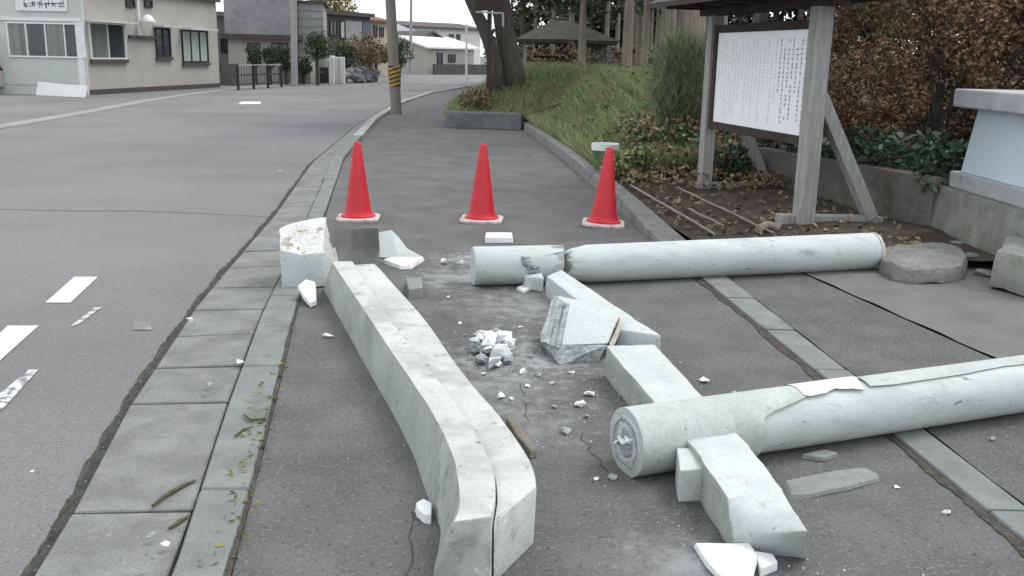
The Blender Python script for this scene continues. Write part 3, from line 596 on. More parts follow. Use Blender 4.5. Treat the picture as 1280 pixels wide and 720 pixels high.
bA = thing('fallen_tie_beam', 'pale square tie beam piece lying between the far pillar and the tumbled strut block', 'stone beam', Vector((.45, 5.4, 0)))
MB().loft(secs).bevel(.008, 2, 20).rough(.006, 5, 8).rough(.003, 0, 30).build('beam', 'paint', bA, smooth=True, ang=28)
b = MB(); q = [G(653, 334, .1), G(674, 334, .1), G(680, 347, .1), G(655, 345, .09)]
b.loft([[Vector((p.x, p.y, 0)) for p in q], q]); b.bevel(.008, 1).rough(.006, 1, 14).build('stone_wedge', 'paint', label='small rough stone wedge between the pillar stub and the pale tie beam piece', cat='stone block')
# strut block
Y0 = 4.5
f = [P(713, 381, 4.82), P(773, 399, 4.72), P(760, 430, 4.56), P(703, 432, 4.56)]
l = [P(694, 369, 4.98), P(677, 424, 4.66)]
bk = [P(694, 369, 5.0), P(755, 385, 4.95)]
blk = thing('strut_block', 'tumbled squarish strut block with a rough broken underside leaning on the tie beam', 'stone block', Vector((f[3].x+.1, 4.65, 0)))
b = MB(); bottom_back = [Vector((p.x, 4.95, .02)) for p in (l[1], f[2])]
back_up = [l[0], f[1]+Vector((-.02, .2, .02))]
b.face([f[0], f[1], f[2], f[3]]); b.face([f[0], back_up[0], back_up[1], f[1]]); b.face([f[1], back_up[1], bottom_back[1], f[2]]); b.face([back_up[0], back_up[1], bottom_back[1], bottom_back[0]]); 
b.face([f[3], f[2], bottom_back[1], bottom_back[0]]); b.face([f[0], f[3], bottom_back[0], back_up[0]])
b.bevel(.006, 1).build('block', 'paint', blk, smooth=True, ang=25)
b = MB(); n_ = 9
for i in range(4):
    t0, t1_ = i/4, (i+1)/4
    A0 = l[0]*(1-t0)+f[0]*t0+Vector((-.012, -.012, 0)); A1 = l[0]*(1-t1_*.9)+f[0]*t1_*.9+Vector((-.012, -.012, 0)); B0 = l[1]*(1-t0)+f[3]*t0+Vector((-.012, -.012, -.01)); B1 = l[1]*(1-t1_*.9)+f[3]*t1_*.9+Vector((-.012, -.012, -.01))
    b.loft([[A0, A1, A1+Vector((.03, .03, -.01)), A0+Vector((.03, .03, -.01))], [B0, B1, B1+Vector((.03, .03, 0)), B0+Vector((.03, .03, 0))]])
b.rough(.012, 2, 22).build('flaked_side', 'core', blk)
pp_ = [G(677, 430), G(686, 444), G(700, 456), G(722, 454), G(746, 452), G(760, 434)]
b = MB(); b.hull(pp_+[f[3]+Vector((0, -.004, -.006)), f[2]+Vector((0, -.004, -.006)), l[1], bottom_back[0], bottom_back[1]]); bmesh.ops.subdivide_edges(b.bm, edges=b.bm.edges[:], cuts=3, use_grid_fill=True)
b.rough(.012, 0, 16).build('broken_underside', 'core', blk)
b = MB(); q = [P(762, 431, 4.55), P(775, 400, 4.7), P(780, 402, 4.72), P(768, 433, 4.57)]
b.loft([q, [p+Vector((.01, .14, -.02)) for p in q]]).rough(.006, 1, 20).build('broken_edge', 'beige', blk)

# ------------------------------------------------------------------ traffic cones
def cone(loc):
    t = thing('traffic_cone', 'x', 'traffic cone', Vector(loc), 'red traffic cones across the footway'); l = Vector(loc)
    h = .19; c = [(-h+.05, -h), (h-.05, -h), (h, -h+.05), (h, h-.05), (h-.05, h), (-h+.05, h), (-h, h-.05), (-h, -h+.05)]
    b = MB(); b.loft([[(l.x+x*s_, l.y+y*s_, l.z+z) for x, y in c] for s_, z in ((.98, 0), (1, .008), (1, .022), (.96, .03))]); b.build('base', 'cbase', t)
    MB().lathe(l, [(.155, .031), (.155, .045), (.145, .05), (.135, .052), (.125, .075)], 28).build('collar', 'red', t, smooth=True, ang=40)
    MB().lathe(l, [(.126, .05), (.118, .085), (.075, .38), (.036, .67), (.03, .69), (.022, .7), (.014, .692)], 28).build('body', 'red', t, smooth=True, ang=50)
    return t
cones = [cone(G(448, 274))]
def copy_thing(o, loc, label):
    c = o.copy(); COL.objects.link(c); c.location = loc; c['label'] = label
    for ch in list(o.children):
        d = ch.copy(); COL.objects.link(d); d.parent = c
        for gc in list(ch.children):
            e = gc.copy(); COL.objects.link(e); e.parent = d
    return c
cones[0]['label'] = 'red traffic cone nearest the road, behind the broken lintel tip'
cones[0].rotation_euler = (0, 0, R(4))
c_ = copy_thing(cones[0], G(602, 276), 'middle red traffic cone, alone on the clear footway'); c_.rotation_euler = (0, .012, R(-3))
c_ = copy_thing(cones[0], G(754, 281), 'red traffic cone beside the planting bed kerb'); c_.rotation_euler = (0, .04, R(-6))
# bucket behind the right cone
c = on_bank(1.22, 12.1); c = P(756, 200, 12.0); c.z = float(bank_z(c.x, c.y)); bk_ = thing('bucket', 'green bucket with white rim in the weeds behind the right cone', 'bucket', c)
MB().lathe(c, [(.12, 0), (.155, .34), (.145, .34), (.11, .02)], 20).build('pail', 'bucket', bk_, smooth=True, ang=40)
b = MB(); b.lathe(c, [(.158, .29), (.172, .29), (.172, .37), (.15, .37), (.15, .3)], 20).build('rim', 'metalw', bk_, smooth=True, ang=40)

# ------------------------------------------------------------------ footing and stones by the far pillar
b = MB(); q = [G(1101, 342), G(1112, 351), G(1145, 357), G(1182, 356), G(1205, 352), G(1209, 340), G(1200, 327), G(1165, 322), G(1120, 322), G(1104, 330)]; z1 = .11
b.loft([[p for p in q], [Vector((p.x+.0, p.y+.02, z1)) for p in q]]); b.bevel(.025, 2).rough(.035, 2, 5).rough(.01, 0, 19).build('pillar_footing', 'stone', label='low rough stone footing at the broken foot of the far pillar', cat='stone footing', smooth=True, ang=30)
b = MB(); q = [G(1236, 362), G(1300, 378), G(1330, 340), G(1250, 335)]
b.loft([[p for p in q], [Vector((p.x+(.03 if i in (0, 3) else 0), p.y+.03, .27)) for i, p in enumerate(q)]]); b.bevel(.03, 2).rough(.03, 3, 5).build('stone_block', 'pedbase', label='mossy stone block at the right edge in front of the white pedestal', cat='stone block', smooth=True, ang=30)
b = MB()
for (px, py, r, lb_) in ((1215, 330, .08, 'grey stone midway between the low footing and the mossy block'), (1228, 345, .06, 'small grey stone against the foot of the mossy block'), (1222, 312, .09, 'grey stone at the foot of the pedestal base'), (1195, 312, .08, 'grey stone just behind the low pillar footing')):
    chunk(G(px, py), r, 'stone', lb_, 'grey stones by the footing', 'loose_stone', .6)

# ------------------------------------------------------------------ pedestal
b0 = G(1165, 288); b1 = G(1262, 340)
ped = thing('pedestal', 'white painted monument pedestal on a mossy concrete base beside the retaining wall', 'pedestal', Vector((4.4, 7.7, 0)))
x0 = b0.x-.08
MB().loft([[(x0-.06, 6.55, 0), (5.6, 6.55, 0), (5.6, 8.62, 0), (x0-.02, 8.62, 0)], [(x0, 6.6, .43), (5.5, 6.6, .43), (5.5, 8.55, .43), (x0+.03, 8.55, .43)]]).bevel(.02, 2).rough(.012, 3, 4).build('base', 'pedbase', ped, smooth=True, ang=30)
pw = P(1187, 232, 8.45)
MB().box(((pw.x+5.3)/2, 7.55, .50), (5.3-pw.x, 1.85, .14)).bevel(.012, 2).build('plinth', 'pedcap', ped)
pb_ = P(1205, 205, 8.3)
MB().loft([[(pb_.x, 6.72, .57), (5.2, 6.72, .57), (5.2, 8.35, .57), (pb_.x, 8.35, .57)], [(pb_.x+.06, 6.78, 1.12), (5.15, 6.78, 1.12), (5.15, 8.3, 1.12), (pb_.x+.06, 8.3, 1.12)]]).bevel(.012, 2).build('body', 'pedw', ped)
MB().box(((pb_.x+5.2)/2, 7.54, 1.2), (5.3-pb_.x+.1, 1.8, .15)).bevel(.015, 2).build('cap', 'pedcap', ped)
MB().loft([[(4.25, 6.95, 1.276), (5.1, 6.95, 1.276), (5.1, 8.1, 1.276), (4.25, 8.1, 1.276)], [(4.35, 7.05, 1.7), (5.0, 7.05, 1.7), (5.0, 8.0, 1.7), (4.35, 8.0, 1.7)]]).bevel(.02, 2).build('stone_top', 'darkstone', ped)

# ------------------------------------------------------------------ retaining wall
w0, w1 = Vector((2.6, 11.75, 0)), Vector((3.72, 8.5, 0)); wd = (w1-w0).normalized(); wn = Vector((wd.y, -wd.x, 0)); wn = -wn if wn.x < 0 else wn
b = MB(); b.loft([[p, p+wn*.18, p+wn*.18+Vector((0, 0, .5+.0*i)), p+Vector((0, 0, .5))] for i, p in enumerate([w0+(w1-w0)*t for t in np.linspace(0, 1, 8)])])
b.bevel(.02, 2).rough(.012, 1, 5).build('retaining_wall', 'wall', label='low brown stained concrete retaining wall under the red hedge', cat='wall', smooth=True, ang=30)
b = MB(); b.prism([(w0.x+.17, w0.y+.05), (w1.x+.17, w1.y), (9, 8.7), (9, 13.5), (2.5, 13.5)], .0, .46); structure('hedge_bed', b, 'soil')

# ------------------------------------------------------------------ notice board
L0 = G(880, 236, .08); R0_ = G(1000, 277, .08); bd = (R0_-L0); bl = bd.length; bd.normalize(); bn = Vector((bd.y, -bd.x, 0)); bn = bn if bn.x < 0 else -bn
nb = thing('notice_board', 'roofed wooden notice board on two grey posts with a white sheet of vertical writing', 'notice board', L0)
rzb = math.atan2(bd.y, bd.x)
def post(p, name, wdt, h):
    b = MB(); b.box(p+Vector((0, 0, h/2-.02)), (wdt, wdt, h), rz=rzb); return b.bevel(.008, 1).build(name, 'wood', nb)
post(L0, 'post', .13, 2.45); post(R0_+bd*.05, 'post', .15, 2.45)
def brd(u0, u1, z0, z1, d0, d1, name, mt, bev=.004):
    c = L0+bd*((u0+u1)/2)+bn*((d0+d1)/2); c.z = (z0+z1)/2
    b = MB(); b.box(c, (u1-u0, abs(d1-d0), z1-z0), rz=rzb); return b.bevel(bev, 1).build(name, mt, nb)
u0, u1 = .10, bl-.05
brd(u0, u1, .78, 1.80, -.04, .0, 'backing', 'dwood')
sheet = brd(u0+.04, u1-.04, .83, 1.75, .0, .012, 'notice_sheet', 'board', .002)
brd(u0-.02, u1+.02, 1.75, 1.83, -.03, .035, 'frame_rail', 'dwood'); brd(u0-.02, u1+.02, .75, .83, -.03, .035, 'frame_rail', 'dwood')
brd(u0-.02, u0+.04, .83, 1.75, -.03, .034, 'frame_stile', 'dwood'); brd(u1-.04, u1+.02, .83, 1.75, -.03, .034, 'frame_stile', 'dwood')
brd(-.25, bl+.35, 1.93, 2.03, -.08, .08, 'roof_beam', 'dwood')
for k in range(6): brd(-.15+k*(bl+.3)/5-.03, -.15+k*(bl+.3)/5+.03, 1.99, 2.06, -.5, .5, 'rafter', 'dwood')
# vertical columns of small brush-like characters
def glyphs(mb, fpt, u, z, s, strokes=5):
    for _ in range(strokes):
        cu, cz = u+random.uniform(-.3, .3)*s, z+random.uniform(-.32, .32)*s
        a_, b_ = (random.uniform(.25, .5)*s, .055*s) if random.random() < .55 else (.055*s, random.uniform(.25, .5)*s)
        mb.face([fpt(cu-a_, cz-b_), fpt(cu+a_, cz-b_), fpt(cu+a_, cz+b_), fpt(cu-a_, cz+b_)])
def bp(u, z): q = L0+bd*u+bn*.0145; q.z = z; return q
bk1, bk2 = MB(), MB(); ncol = 24; W_ = u1-u0-.2
for i in range(ncol):
    u = u0+.12+W_*i/(ncol-1); dense = i > ncol*.68; ln = random.choice([.6, .72, .78, .5]) if i % 7 else .4
    s = .034 if dense else .028; z = 1.66-(0 if i % 3 else .08); end = z-ln
    while z > max(end, .9):
        if random.random() < .93: glyphs(bk1 if dense else bk2, bp, u, z, s, 4 if dense else 3)
        z -= s*1.2
bk1.build('lettering', 'ink', sheet); bk2.build('faded_lettering', 'inkpale', sheet)
# gabled roof along the board
def rp(u, d, z): q = L0+bd*u+bn*d; q.z = z; return q
for sg in (1, -1):
    b = MB(); b.loft([[rp(-.38, sg*.62, 2.0), rp(-.38, sg*.0, 2.34), rp(-.38, sg*.0, 2.39), rp(-.38, sg*.64, 2.05)], [rp(bl+.55, sg*.62, 2.0), rp(bl+.55, 0, 2.34), rp(bl+.55, 0, 2.39), rp(bl+.55, sg*.64, 2.05)]]); b.build('roof_slope', 'roofdark', nb)
b = MB(); b.box(rp(bl/2+.08, 0, 2.405), (bl+1.0, .14, .07), rz=rzb); b.build('ridge', 'roofdark', nb)
for sx in (-.37, bl+.54): b = MB(); b.loft([[rp(sx-.01, -.6, 2.02), rp(sx-.01, .6, 2.02), rp(sx-.01, 0, 2.34)], [rp(sx+.01, -.6, 2.02), rp(sx+.01, .6, 2.02), rp(sx+.01, 0, 2.34)]]); b.build('gable_board', 'dwood', nb)
# braces and sills behind
def bar(p, q, wdt, name, mt, parent, dpt=None):
    p = Vector(p); q = Vector(q); t = (q-p).normalized(); s = t.cross(Vector((0, 0, 1))); s = s.normalized() if s.length > .01 else Vector((1, 0, 0)); u = s.cross(t); dpt = dpt or wdt
    return MB().loft([[e+s*wdt/2+u*dpt/2, e-s*wdt/2+u*dpt/2, e-s*wdt/2-u*dpt/2, e+s*wdt/2-u*dpt/2] for e in (p, q)]).bevel(.005, 1).build(name, mt, parent)
br = G(1088, 273, .1)
bar(P(1024, 118, 8.55), br, .11, 'brace', 'wood', nb); bar(L0+Vector((.12, .05, 1.3)), L0+Vector((.75, .3, .05)), .1, 'brace', 'wood', nb)
bar(R0_+Vector((-.2, -.02, .02)), br+Vector((.1, .05, -.03)), .14, 'sill', 'wood', nb, .09); bar(L0+Vector((-.1, 0, .02)), L0+Vector((.85, .3, .02)), .14, 'sill', 'wood', nb, .09)
b = MB(); b.tube([G(948, 287, .1), G(958, 281, .12), G(975, 285, .1)], .035, 8).build('stone_block', 'stick', label='small pale rounded stone at the foot of the right board post', cat='stone block')

# sticks and edging in the bare plot
for i, (a, c, r, lab) in enumerate((((788, 232), (893, 293), .014, 'pale thin stick lying across the bare plot nearer the kerb'), ((843, 233), (966, 291), .012, 'pale thin stick lying across the bare plot nearer the notice board'), ((860, 262), (905, 283), .012, 'short pale twig between the two long sticks on the bare plot'))):
    p = G(*a, .1); q = G(*c, .1); b = MB(); b.tube([p+(q-p)*t+Vector((random.uniform(-.008, .008), random.uniform(-.008, .008), random.uniform(0, .012))) for t in np.linspace(0, 1, 9)], [r*(1-.3*t) for t in np.linspace(0, 1, 9)], 6).build('stick', 'stick', label=lab, cat='stick', group='sticks on the bare plot')
for i, (pts, r, lab) in enumerate((([(191, 632), (206, 620), (228, 607), (245, 600)], .008, 'longest brown twig lying on the gutter slabs'), ([(212, 660), (224, 652), (236, 644)], .007, 'short dark twig below the longest twig on the gutter'), ([(294, 545), (303, 538), (316, 533)], .006, 'curled twig on the kerb stones, lower of two'), ([(305, 518), (314, 525), (332, 524), (334, 515)], .006, 'curled twig on the kerb stones, upper of two'))):
    MB().tube([G(x, y, -.01 if i < 2 else .015) for x, y in pts], [r*.7, r, r, r*.5][:len(pts)] if len(pts) == 4 else [r*.7, r, r*.6], 7).rough(.003, 0, 40).build('twig', 'twig', label=lab, cat='twig', group='twigs on the gutter and kerb')
n = 90; yy = RNG.uniform(2.3, 4.4, n); pts = np.array([[kw(y)-RNG.uniform(-.03, .1), y, .014] for y in yy])
tag(leafcloud('fallen_leaves', pts, .028, 'yellowleaf', kind='stuff', flat=.8, aspect=.4), 'scattered green needles and leaf bits along the left kerb stones', 'leaves')
n = 260; yy = RNG.uniform(1.5, 10, n); pts = np.array([[ge(y)+RNG.uniform(-.04, .03), y, -.04] for y in yy])
tag(leafcloud('gutter_grit', pts, .011, 'stone', kind='stuff', flat=.6, aspect=.8), 'fine grit collected in the gap between road and gutter', 'grit')

# ------------------------------------------------------------------ planter stone, plants, hedge
b = MB(); pl0, pl1 = G(557, 160), G(652, 163); Hh = .33
b.loft([[(pl0.x, pl0.y, 0), (pl1.x, pl1.y, 0), (pl1.x, pl1.y+.45, 0), (pl0.x, pl0.y+.45, 0)], [(pl0.x+.02, pl0.y+.03, Hh), (pl1.x-.02, pl1.y+.03, Hh), (pl1.x-.02, pl1.y+.43, Hh), (pl0.x+.02, pl0.y+.43, Hh)]]).bevel(.02, 2).rough(.01, 2, 6)
b.build('stone_planter', 'planter', label='long low dark stone planter edge across the end of the grass bank', cat='planter')
def bush(name, label, cat, base, cents, rads, n, size, mt, stems=5, flat=.2, group=None, stemmat='bark', h=None, aspect=.55, shell=.35, kids=True):
    t = thing(name, label, cat, Vector(base), group); cents = np.array(cents)
    leafcloud('foliage', clumps(cents, rads, n, shell), size, mt, t, flat=flat, aspect=aspect)
    b = MB()
    for k in range(stems):
        q = cents[random.randrange(len(cents))]; p = Vector(base)+Vector((random.uniform(-.1, .1), random.uniform(-.1, .1), 0))
        b.tube([p, p*.5+Vector(q)*.5+Vector((0, 0, .05)), Vector(q)], [.018, .012, .005], 5)
    b.build('stem', stemmat, t); return t
def hedge_clumps(x0, x1, y0, y1, z0, z1, n):
    c = np.stack([RNG.uniform(x0, x1, n), RNG.uniform(y0, y1, n), RNG.uniform(z0, z1, n)], 1); return c, RNG.uniform(.14, .32, n)
c, r = hedge_clumps(3.4, 6.4, 9.7, 12.4, .6, 3.5, 360)
bush('hedge', 'large red brown leaved hedge above the retaining wall', 'hedge', (4.6, 10.6, .46), c, r, 76000, .054, 'hedge', 40)
c, r = hedge_clumps(5.6, 8.5, 9.2, 11.0, .6, 2.9, 120)
bush('hedge', 'hedge continuing behind the white pedestal', 'hedge', (6.9, 10, .46), c, r, 12000, .075, 'hedge', 14)
iv = np.array([[w0.x+(w1.x-w0.x)*t+.15+random.uniform(-.08, .3), w0.y+(w1.y-w0.y)*t+random.uniform(-.1, .2), .52+random.uniform(-.12, .26)] for t in RNG.uniform(.12, 1, 44)])
bush('ivy', 'variegated green ivy spilling over the retaining wall', 'ivy', (w0.x*.4+w1.x*.6+.1, w0.y*.4+w1.y*.6, .48), iv, np.full(44, .13), 2600, .085, 'ivy', 10)
p = G(822, 188, .2); p = P(828, 198, 12.6); 
bush('leafy_plant', 'bushy green leafy plant on the bank left of the notice board', 'plant', (p.x, p.y, float(bank_z(p.x, p.y))), [(p.x+random.uniform(-.38, .38), p.y+random.uniform(-.3, .3), float(bank_z(p.x, p.y))+random.uniform(.08, .38)) for _ in range(22)], np.full(22, .13), 2600, .08, 'leaf', 8)
for (px, py, Y, lab) in ((905, 205, 11.2, 'small pale green plant right behind the left post of the notice board'), (795, 215, 11.2, 'low yellowing plant on the bank right of the kerb cone')):
    p = P(px, py, Y); zb = float(bank_z(p.x, p.y)); bush('leafy_plant', lab, 'plant', (p.x, p.y, zb), [(p.x+random.uniform(-.3, .3), p.y+random.uniform(-.25, .25), zb+random.uniform(.05, .35)) for _ in range(16)], np.full(16, .12), 1500, .07, 'ivy' if px > 850 else 'grass', 6)
p = P(850, 175, 13.2); zb = float(bank_z(p.x, p.y)); t = thing('wispy_shrub', 'tall wispy pale green shrub left of the notice board', 'shrub', (p.x, p.y, zb))
n = 4200; a = RNG.uniform(0, 6.28, n); rr = RNG.uniform(0, 1, n)**.6; hh = RNG.uniform(0, 1, n); wdth = .2+.26*np.sin(hh*.85*np.pi)
pts = np.stack([p.x+np.cos(a)*rr*wdth, p.y+np.sin(a)*rr*wdth, zb+.05+hh*1.35], 1)
blades('foliage', pts, .3, .009, 'wisp', t, lean=.65); b = MB()
for k in range(14): b.tube([(p.x+random.uniform(-.05, .05), p.y, zb), (p.x+random.uniform(-.2, .2), p.y+random.uniform(-.2, .2), zb+.8), (p.x+random.uniform(-.3, .3), p.y+random.uniform(-.2, .2), zb+1.4)], [.012, .008, .003], 5)
b.build('stem', 'twig', t)
t = thing('tree_stump', 'leaning brown tree trunk in shade behind the notice board', 'tree', (2.85, 11.6, .1)); b = MB(); b.tube([(2.92, 11.2, .05), (2.84, 11.4, .6), (2.75, 11.6, 1.2), (2.9, 11.8, 2.4), (3.0, 12, 3.6)], [.13, .1, .09, .08, .05], 12).rough(.012, 0, 8).build('trunk', 'bark', t, smooth=True)
leafcloud('crown', clumps([(2.9+random.uniform(-.9, .9), 12+random.uniform(-.8, .8), 3.4+random.uniform(-.3, 1.2)) for _ in range(30)], np.full(30, .3), 4000), .09, 'crown', t)

# ------------------------------------------------------------------ trees
def trunk_tree(px, py, wpx, Y, name, label, group, mtr, mcr, h, crown_z, crown_r, nleaf, lsize, lean=(0, 0), px_top=None):
    q = P(px, py, Y); zb = float(bank_z(q.x, Y)); r = wpx*Y/1200/2; base = Vector((q.x, Y, zb-.05))
    if px_top is not None: lean = (P(px_top, 0, Y).x-q.x, 0); lean = (lean[0]/max(.5, P(px_top, 0, Y).z-zb)*h, 0)
    t = thing(name, label, 'tree', base, group); st = []; N = 7
    for i in range(N): k = i/(N-1); st.append(base+Vector((lean[0]*k+random.uniform(-.04, .04)*i*.4, lean[1]*k, h*k)))
    rad = [r*(1.35 if i == 0 else 1)*(1-.75*(i/(N-1))) for i in range(N)]
    b = MB(); b.tube([st[0], st[0]+(st[1]-st[0])*.2]+st[1:], [rad[0], r*1.02]+rad[1:], 12).rough(r*.08, 0, 3).build('trunk', mtr, t, smooth=True)
    b = MB(); cents = []; rads = []
    nb_ = 26
    for i in range(nb_):
        z = crown_z+(h-crown_z)*(i/nb_)**.9; k = z/h; p = Vector((base.x+lean[0]*k, base.y+lean[1]*k, base.z+z)); a = random.uniform(0, 6.28)
        L_ = crown_r*(1-.8*(z-crown_z)/(h-crown_z))*random.uniform(.5, 1.1); q = p+Vector((math.cos(a)*L_, math.sin(a)*L_, random.uniform(-.25, .1)*L_))
        b.tube([p, p*.5+q*.5+Vector((0, 0, .08*L_)), q], [r*.2, r*.14, r*.05], 5)
        for s in (.45, .7, .95): cents.append(p+(q-p)*s); rads.append(crown_r*.27)
    b.build('limb', mtr, t)
    leafcloud('crown', clumps(cents, rads, nleaf, .2), lsize, mcr, t, flat=.3, aspect=.4, droop=.25); return t
cedars = ((712, 85, 8, 40, 'thin far cedar trunk behind the shelter roof'), (727, 88, 10, 29, 'cedar trunk standing right in front of the shelter roof'), (757, 85, 6, 39, 'slim cedar trunk above the right part of the shelter roof'), (783, 84, 13, 24, 'stout pale cedar trunk just right of the shelter'), (798, 86, 7, 30, 'first slim cedar trunk right of the stout pale one'), (811, 86, 6, 35, 'thinnest cedar trunk in the row right of the shelter'), (821, 86, 8, 31, 'cedar trunk right of the thinnest one in the row'), (836, 90, 12, 22, 'pale cedar trunk just above the top of the wispy shrub'), (850, 95, 10, 26, 'cedar trunk directly behind the wispy shrub'), (868, 100, 20, 18, 'thickest cedar trunk, beside the left post of the notice board'), (690, 85, 6, 44, 'faint far cedar trunk over the shelter ridge'), (900, 95, 10, 27, 'cedar trunk hidden mostly by the notice board'), (668, 85, 6, 46, 'faint far cedar trunk left of the shelter ridge'), (790, 85, 9, 33, 'cedar trunk close beside the stout pale one'), (805, 86, 8, 27, 'pale cedar trunk in the middle of the row right of the shelter'), (828, 88, 10, 25, 'broad pale cedar trunk left of the wispy shrub'), (843, 92, 9, 29, 'straight pale cedar trunk rising out of the wispy shrub'), (858, 96, 12, 21, 'cedar trunk between the wispy shrub and the thickest trunk'), (770, 84, 6, 43, 'dark far cedar trunk between shelter and stout pale trunk'))
for i, (px, py, wp, Y, lab) in enumerate(cedars):
    trunk_tree(px, py, wp, Y, 'cedar_tree', lab, 'cedar trees in the grove', 'cedar', 'needle', random.uniform(10, 13), 3.0 if Y < 28 else 2.4, 1.9 if Y < 30 else 2.4, 2600, .3)
# far wood closing the grove
c = np.stack([RNG.uniform(-.5, 30, 330), RNG.uniform(47, 56, 330), RNG.uniform(1.0, 9, 330)], 1)
keep = ~((c[:, 0] < 4.2) & (c[:, 2] > 3.2) & (RNG.uniform(0, 1, 330) < .6)); c = c[keep]
tag(leafcloud('wood', clumps(c, np.full(len(c), 1.15), 30000, .1), .5, 'needle2', kind='stuff', flat=.2), 'dark mass of woodland behind the cedar grove', 'wood')
b = MB()
for k in range(34):
    x = random.uniform(.2, 28); y = random.uniform(44, 54); z = float(bank_z(x, y))-.1; b.tube([(x, y, z), (x+random.uniform(-.2, .2), y, 9)], [random.uniform(.1, .2), .06], 7)
tag(b.build('wood_trunks', 'bark', origin=(0, 0, 0), kind='stuff'), 'far bare trunks of the wood behind the grove', 'wood')
c = np.stack([RNG.uniform(-1.0, 16, 150), RNG.uniform(30, 44, 150), np.full(150, 1.25)+RNG.uniform(-.1, .45, 150)], 1)
tag(leafcloud('undergrowth', clumps(c, np.full(150, .45), 9000), .16, 'dry', kind='stuff', flat=.2), 'brown undergrowth at the foot of the grove', 'undergrowth')
c = np.concatenate([np.stack([RNG.uniform(2.6, 9, 60), RNG.uniform(13.5, 19, 60), np.zeros(60)], 1), np.stack([RNG.uniform(1.7, 3.3, 34), RNG.uniform(11, 14.5, 34), np.zeros(34)], 1)]); c[:, 2] = bank_z(c[:, 0], c[:, 1])+RNG.uniform(.0, .3, 94)
tag(leafcloud('dead_ferns', clumps(c, np.full(94, .34), 9000), .09, 'dry', kind='stuff', flat=.2), 'withered brown ferns on the bank behind the notice board', 'ferns')
# big leaning trunks at the left end of the bank
def big_tree(label, pts, rads, crown_c, n, nm='broadleaf_tree'):
    t = thing(nm, label, 'tree', pts[0], 'old trees at the end of the bank'); b = MB(); b.tube(pts, rads, 16); b.rough(.05, 0, 2.2).rough(.02, 0, 9).build('trunk', 'bark', t, smooth=True)
    b = MB(); cents = []
    for k in range(12):
        a = random.uniform(0, 6.28); q = Vector(crown_c)+Vector((math.cos(a)*2.2*random.random(), math.sin(a)*2.0, random.uniform(-1.2, 1.5))); p = pts[-1]; b.tube([p, p*.5+q*.5+Vector((0, 0, .3)), q], [.09, .06, .02], 6)
        for s in (.5, .8, 1): cents.append(p+(q-p)*s)
    b.build('limb', 'bark', t); leafcloud('crown', clumps(cents, np.full(len(cents), .6), n), .13, 'crown', t, flat=.2)
Yt = 22.5
def tp(px, py, dy=0): return P(px, py, Yt+dy)
a = tp(641, 99); a.z = float(bank_z(a.x, Yt))-.08
big_tree('thick dark leaning trunk right of the two at the end of the bank', [a, tp(640, 85), tp(632, 40), tp(626, 0), tp(622, -60), tp(615, -140)], [.32, .25, .22, .21, .18, .12], tp(612, -190), 4500)
a = tp(622, 99, -.3); a.z = float(bank_z(a.x, Yt-.3))-.08
big_tree('slimmer forked trunk leaning left at the end of the bank', [a, tp(620, 80, -.3), tp(605, 35, -.3), tp(588, 0, -.3), tp(570, -45, -.3), tp(560, -110, -.3)], [.22, .15, .13, .11, .09, .05], tp(560, -190), 2600)
b = MB(); q = P(594, 104, 21); zb = float(bank_z(q.x, 21)); t = thing('bush', 'scrubby dark bush at the left foot of the old trees', 'bush', (q.x, 21, zb)); leafcloud('foliage', clumps([(q.x+random.uniform(-.25, .25), 21+random.uniform(-.2, .2), zb+random.uniform(.05, .5)) for _ in range(14)], np.full(14, .16), 1200), .07, 'dry', t)
# small hanging sign by the trunk
s = P(612, 18, 21.6); t = thing('wooden_sign', 'dark wooden sign with white edge hung on a post between the old trunks', 'sign', (s.x, 21.6, float(bank_z(s.x, 21.6))))
bar((s.x+.0, 21.6, float(bank_z(s.x, 21.6))-.05), (s.x, 21.6, 2.9), .1, 'post', 'dwood', t)
zs = P(612, 3, 21.5).z; MB().box((s.x, 21.52, zs), (.66, .05, .34), ry=-.05).bevel(.006, 1).build('panel', 'dwood', t); bar((s.x-.3, 21.5, zs-.2), (s.x+.3, 21.5, zs-.22), .04, 'trim', 'pole2', t); bar((s.x+.29, 21.5, zs-.2), (s.x+.3, 21.5, zs-.5), .045, 'trim', 'pole2', t)

# ------------------------------------------------------------------ shelter with a hipped roof
Ys = 32; ap = P(702, 24, Ys+1.2); e0 = P(645, 47, Ys); e1 = P(775, 51, Ys); zb = float(bank_z(1.6, 33))
sh = thing('garden_shelter', 'open garden shelter with a brown hipped roof among the trees', 'shelter', ((e0.x+e1.x)/2, Ys+1.3, zb))
ez = 2.02; c4 = [(e0.x, Ys), (e1.x, Ys), (e1.x, Ys+2.8), (e0.x, Ys+2.8)]; c4i = [(x+(.08 if i in (0, 3) else -.08), y+(.08 if i < 2 else -.08)) for i, (x, y) in enumerate(c4)]
b = MB(); b.loft([[(x, y, ez-.12) for x, y in c4i], [(x, y, ez) for x, y in c4], [(ap.x+dx, Ys+1.4+dy, ap.z) for dx, dy in ((-.2, -.1), (.2, -.1), (.2, .1), (-.2, .1))]]).rough(.03, 2, 2).build('roof', 'thatch', sh)
b = MB(); b.box((ap.x, Ys+1.4, ap.z+.02), (.5, .3, .08)).bevel(.02, 1).build('roof_cap', 'thatch', sh)
for i, (x, y) in enumerate(c4): bar((x+(.3 if i in (0, 3) else -.3), y+(.3 if i < 2 else -.3), zb-.15), (x+(.3 if i in (0, 3) else -.3), y+(.3 if i < 2 else -.3), ez-.05), .13, 'post', 'wood', sh)
MB().box(((e0.x+e1.x)/2-.2, Ys+2.3, zb+.42), (2.0, .4, .06)).build('bench_seat', 'dwood', sh)
MB().box((e1.x-.5, Ys+2.4, zb+.5), (.6, .1, 1.0)).build('panel', 'gsiding', sh)

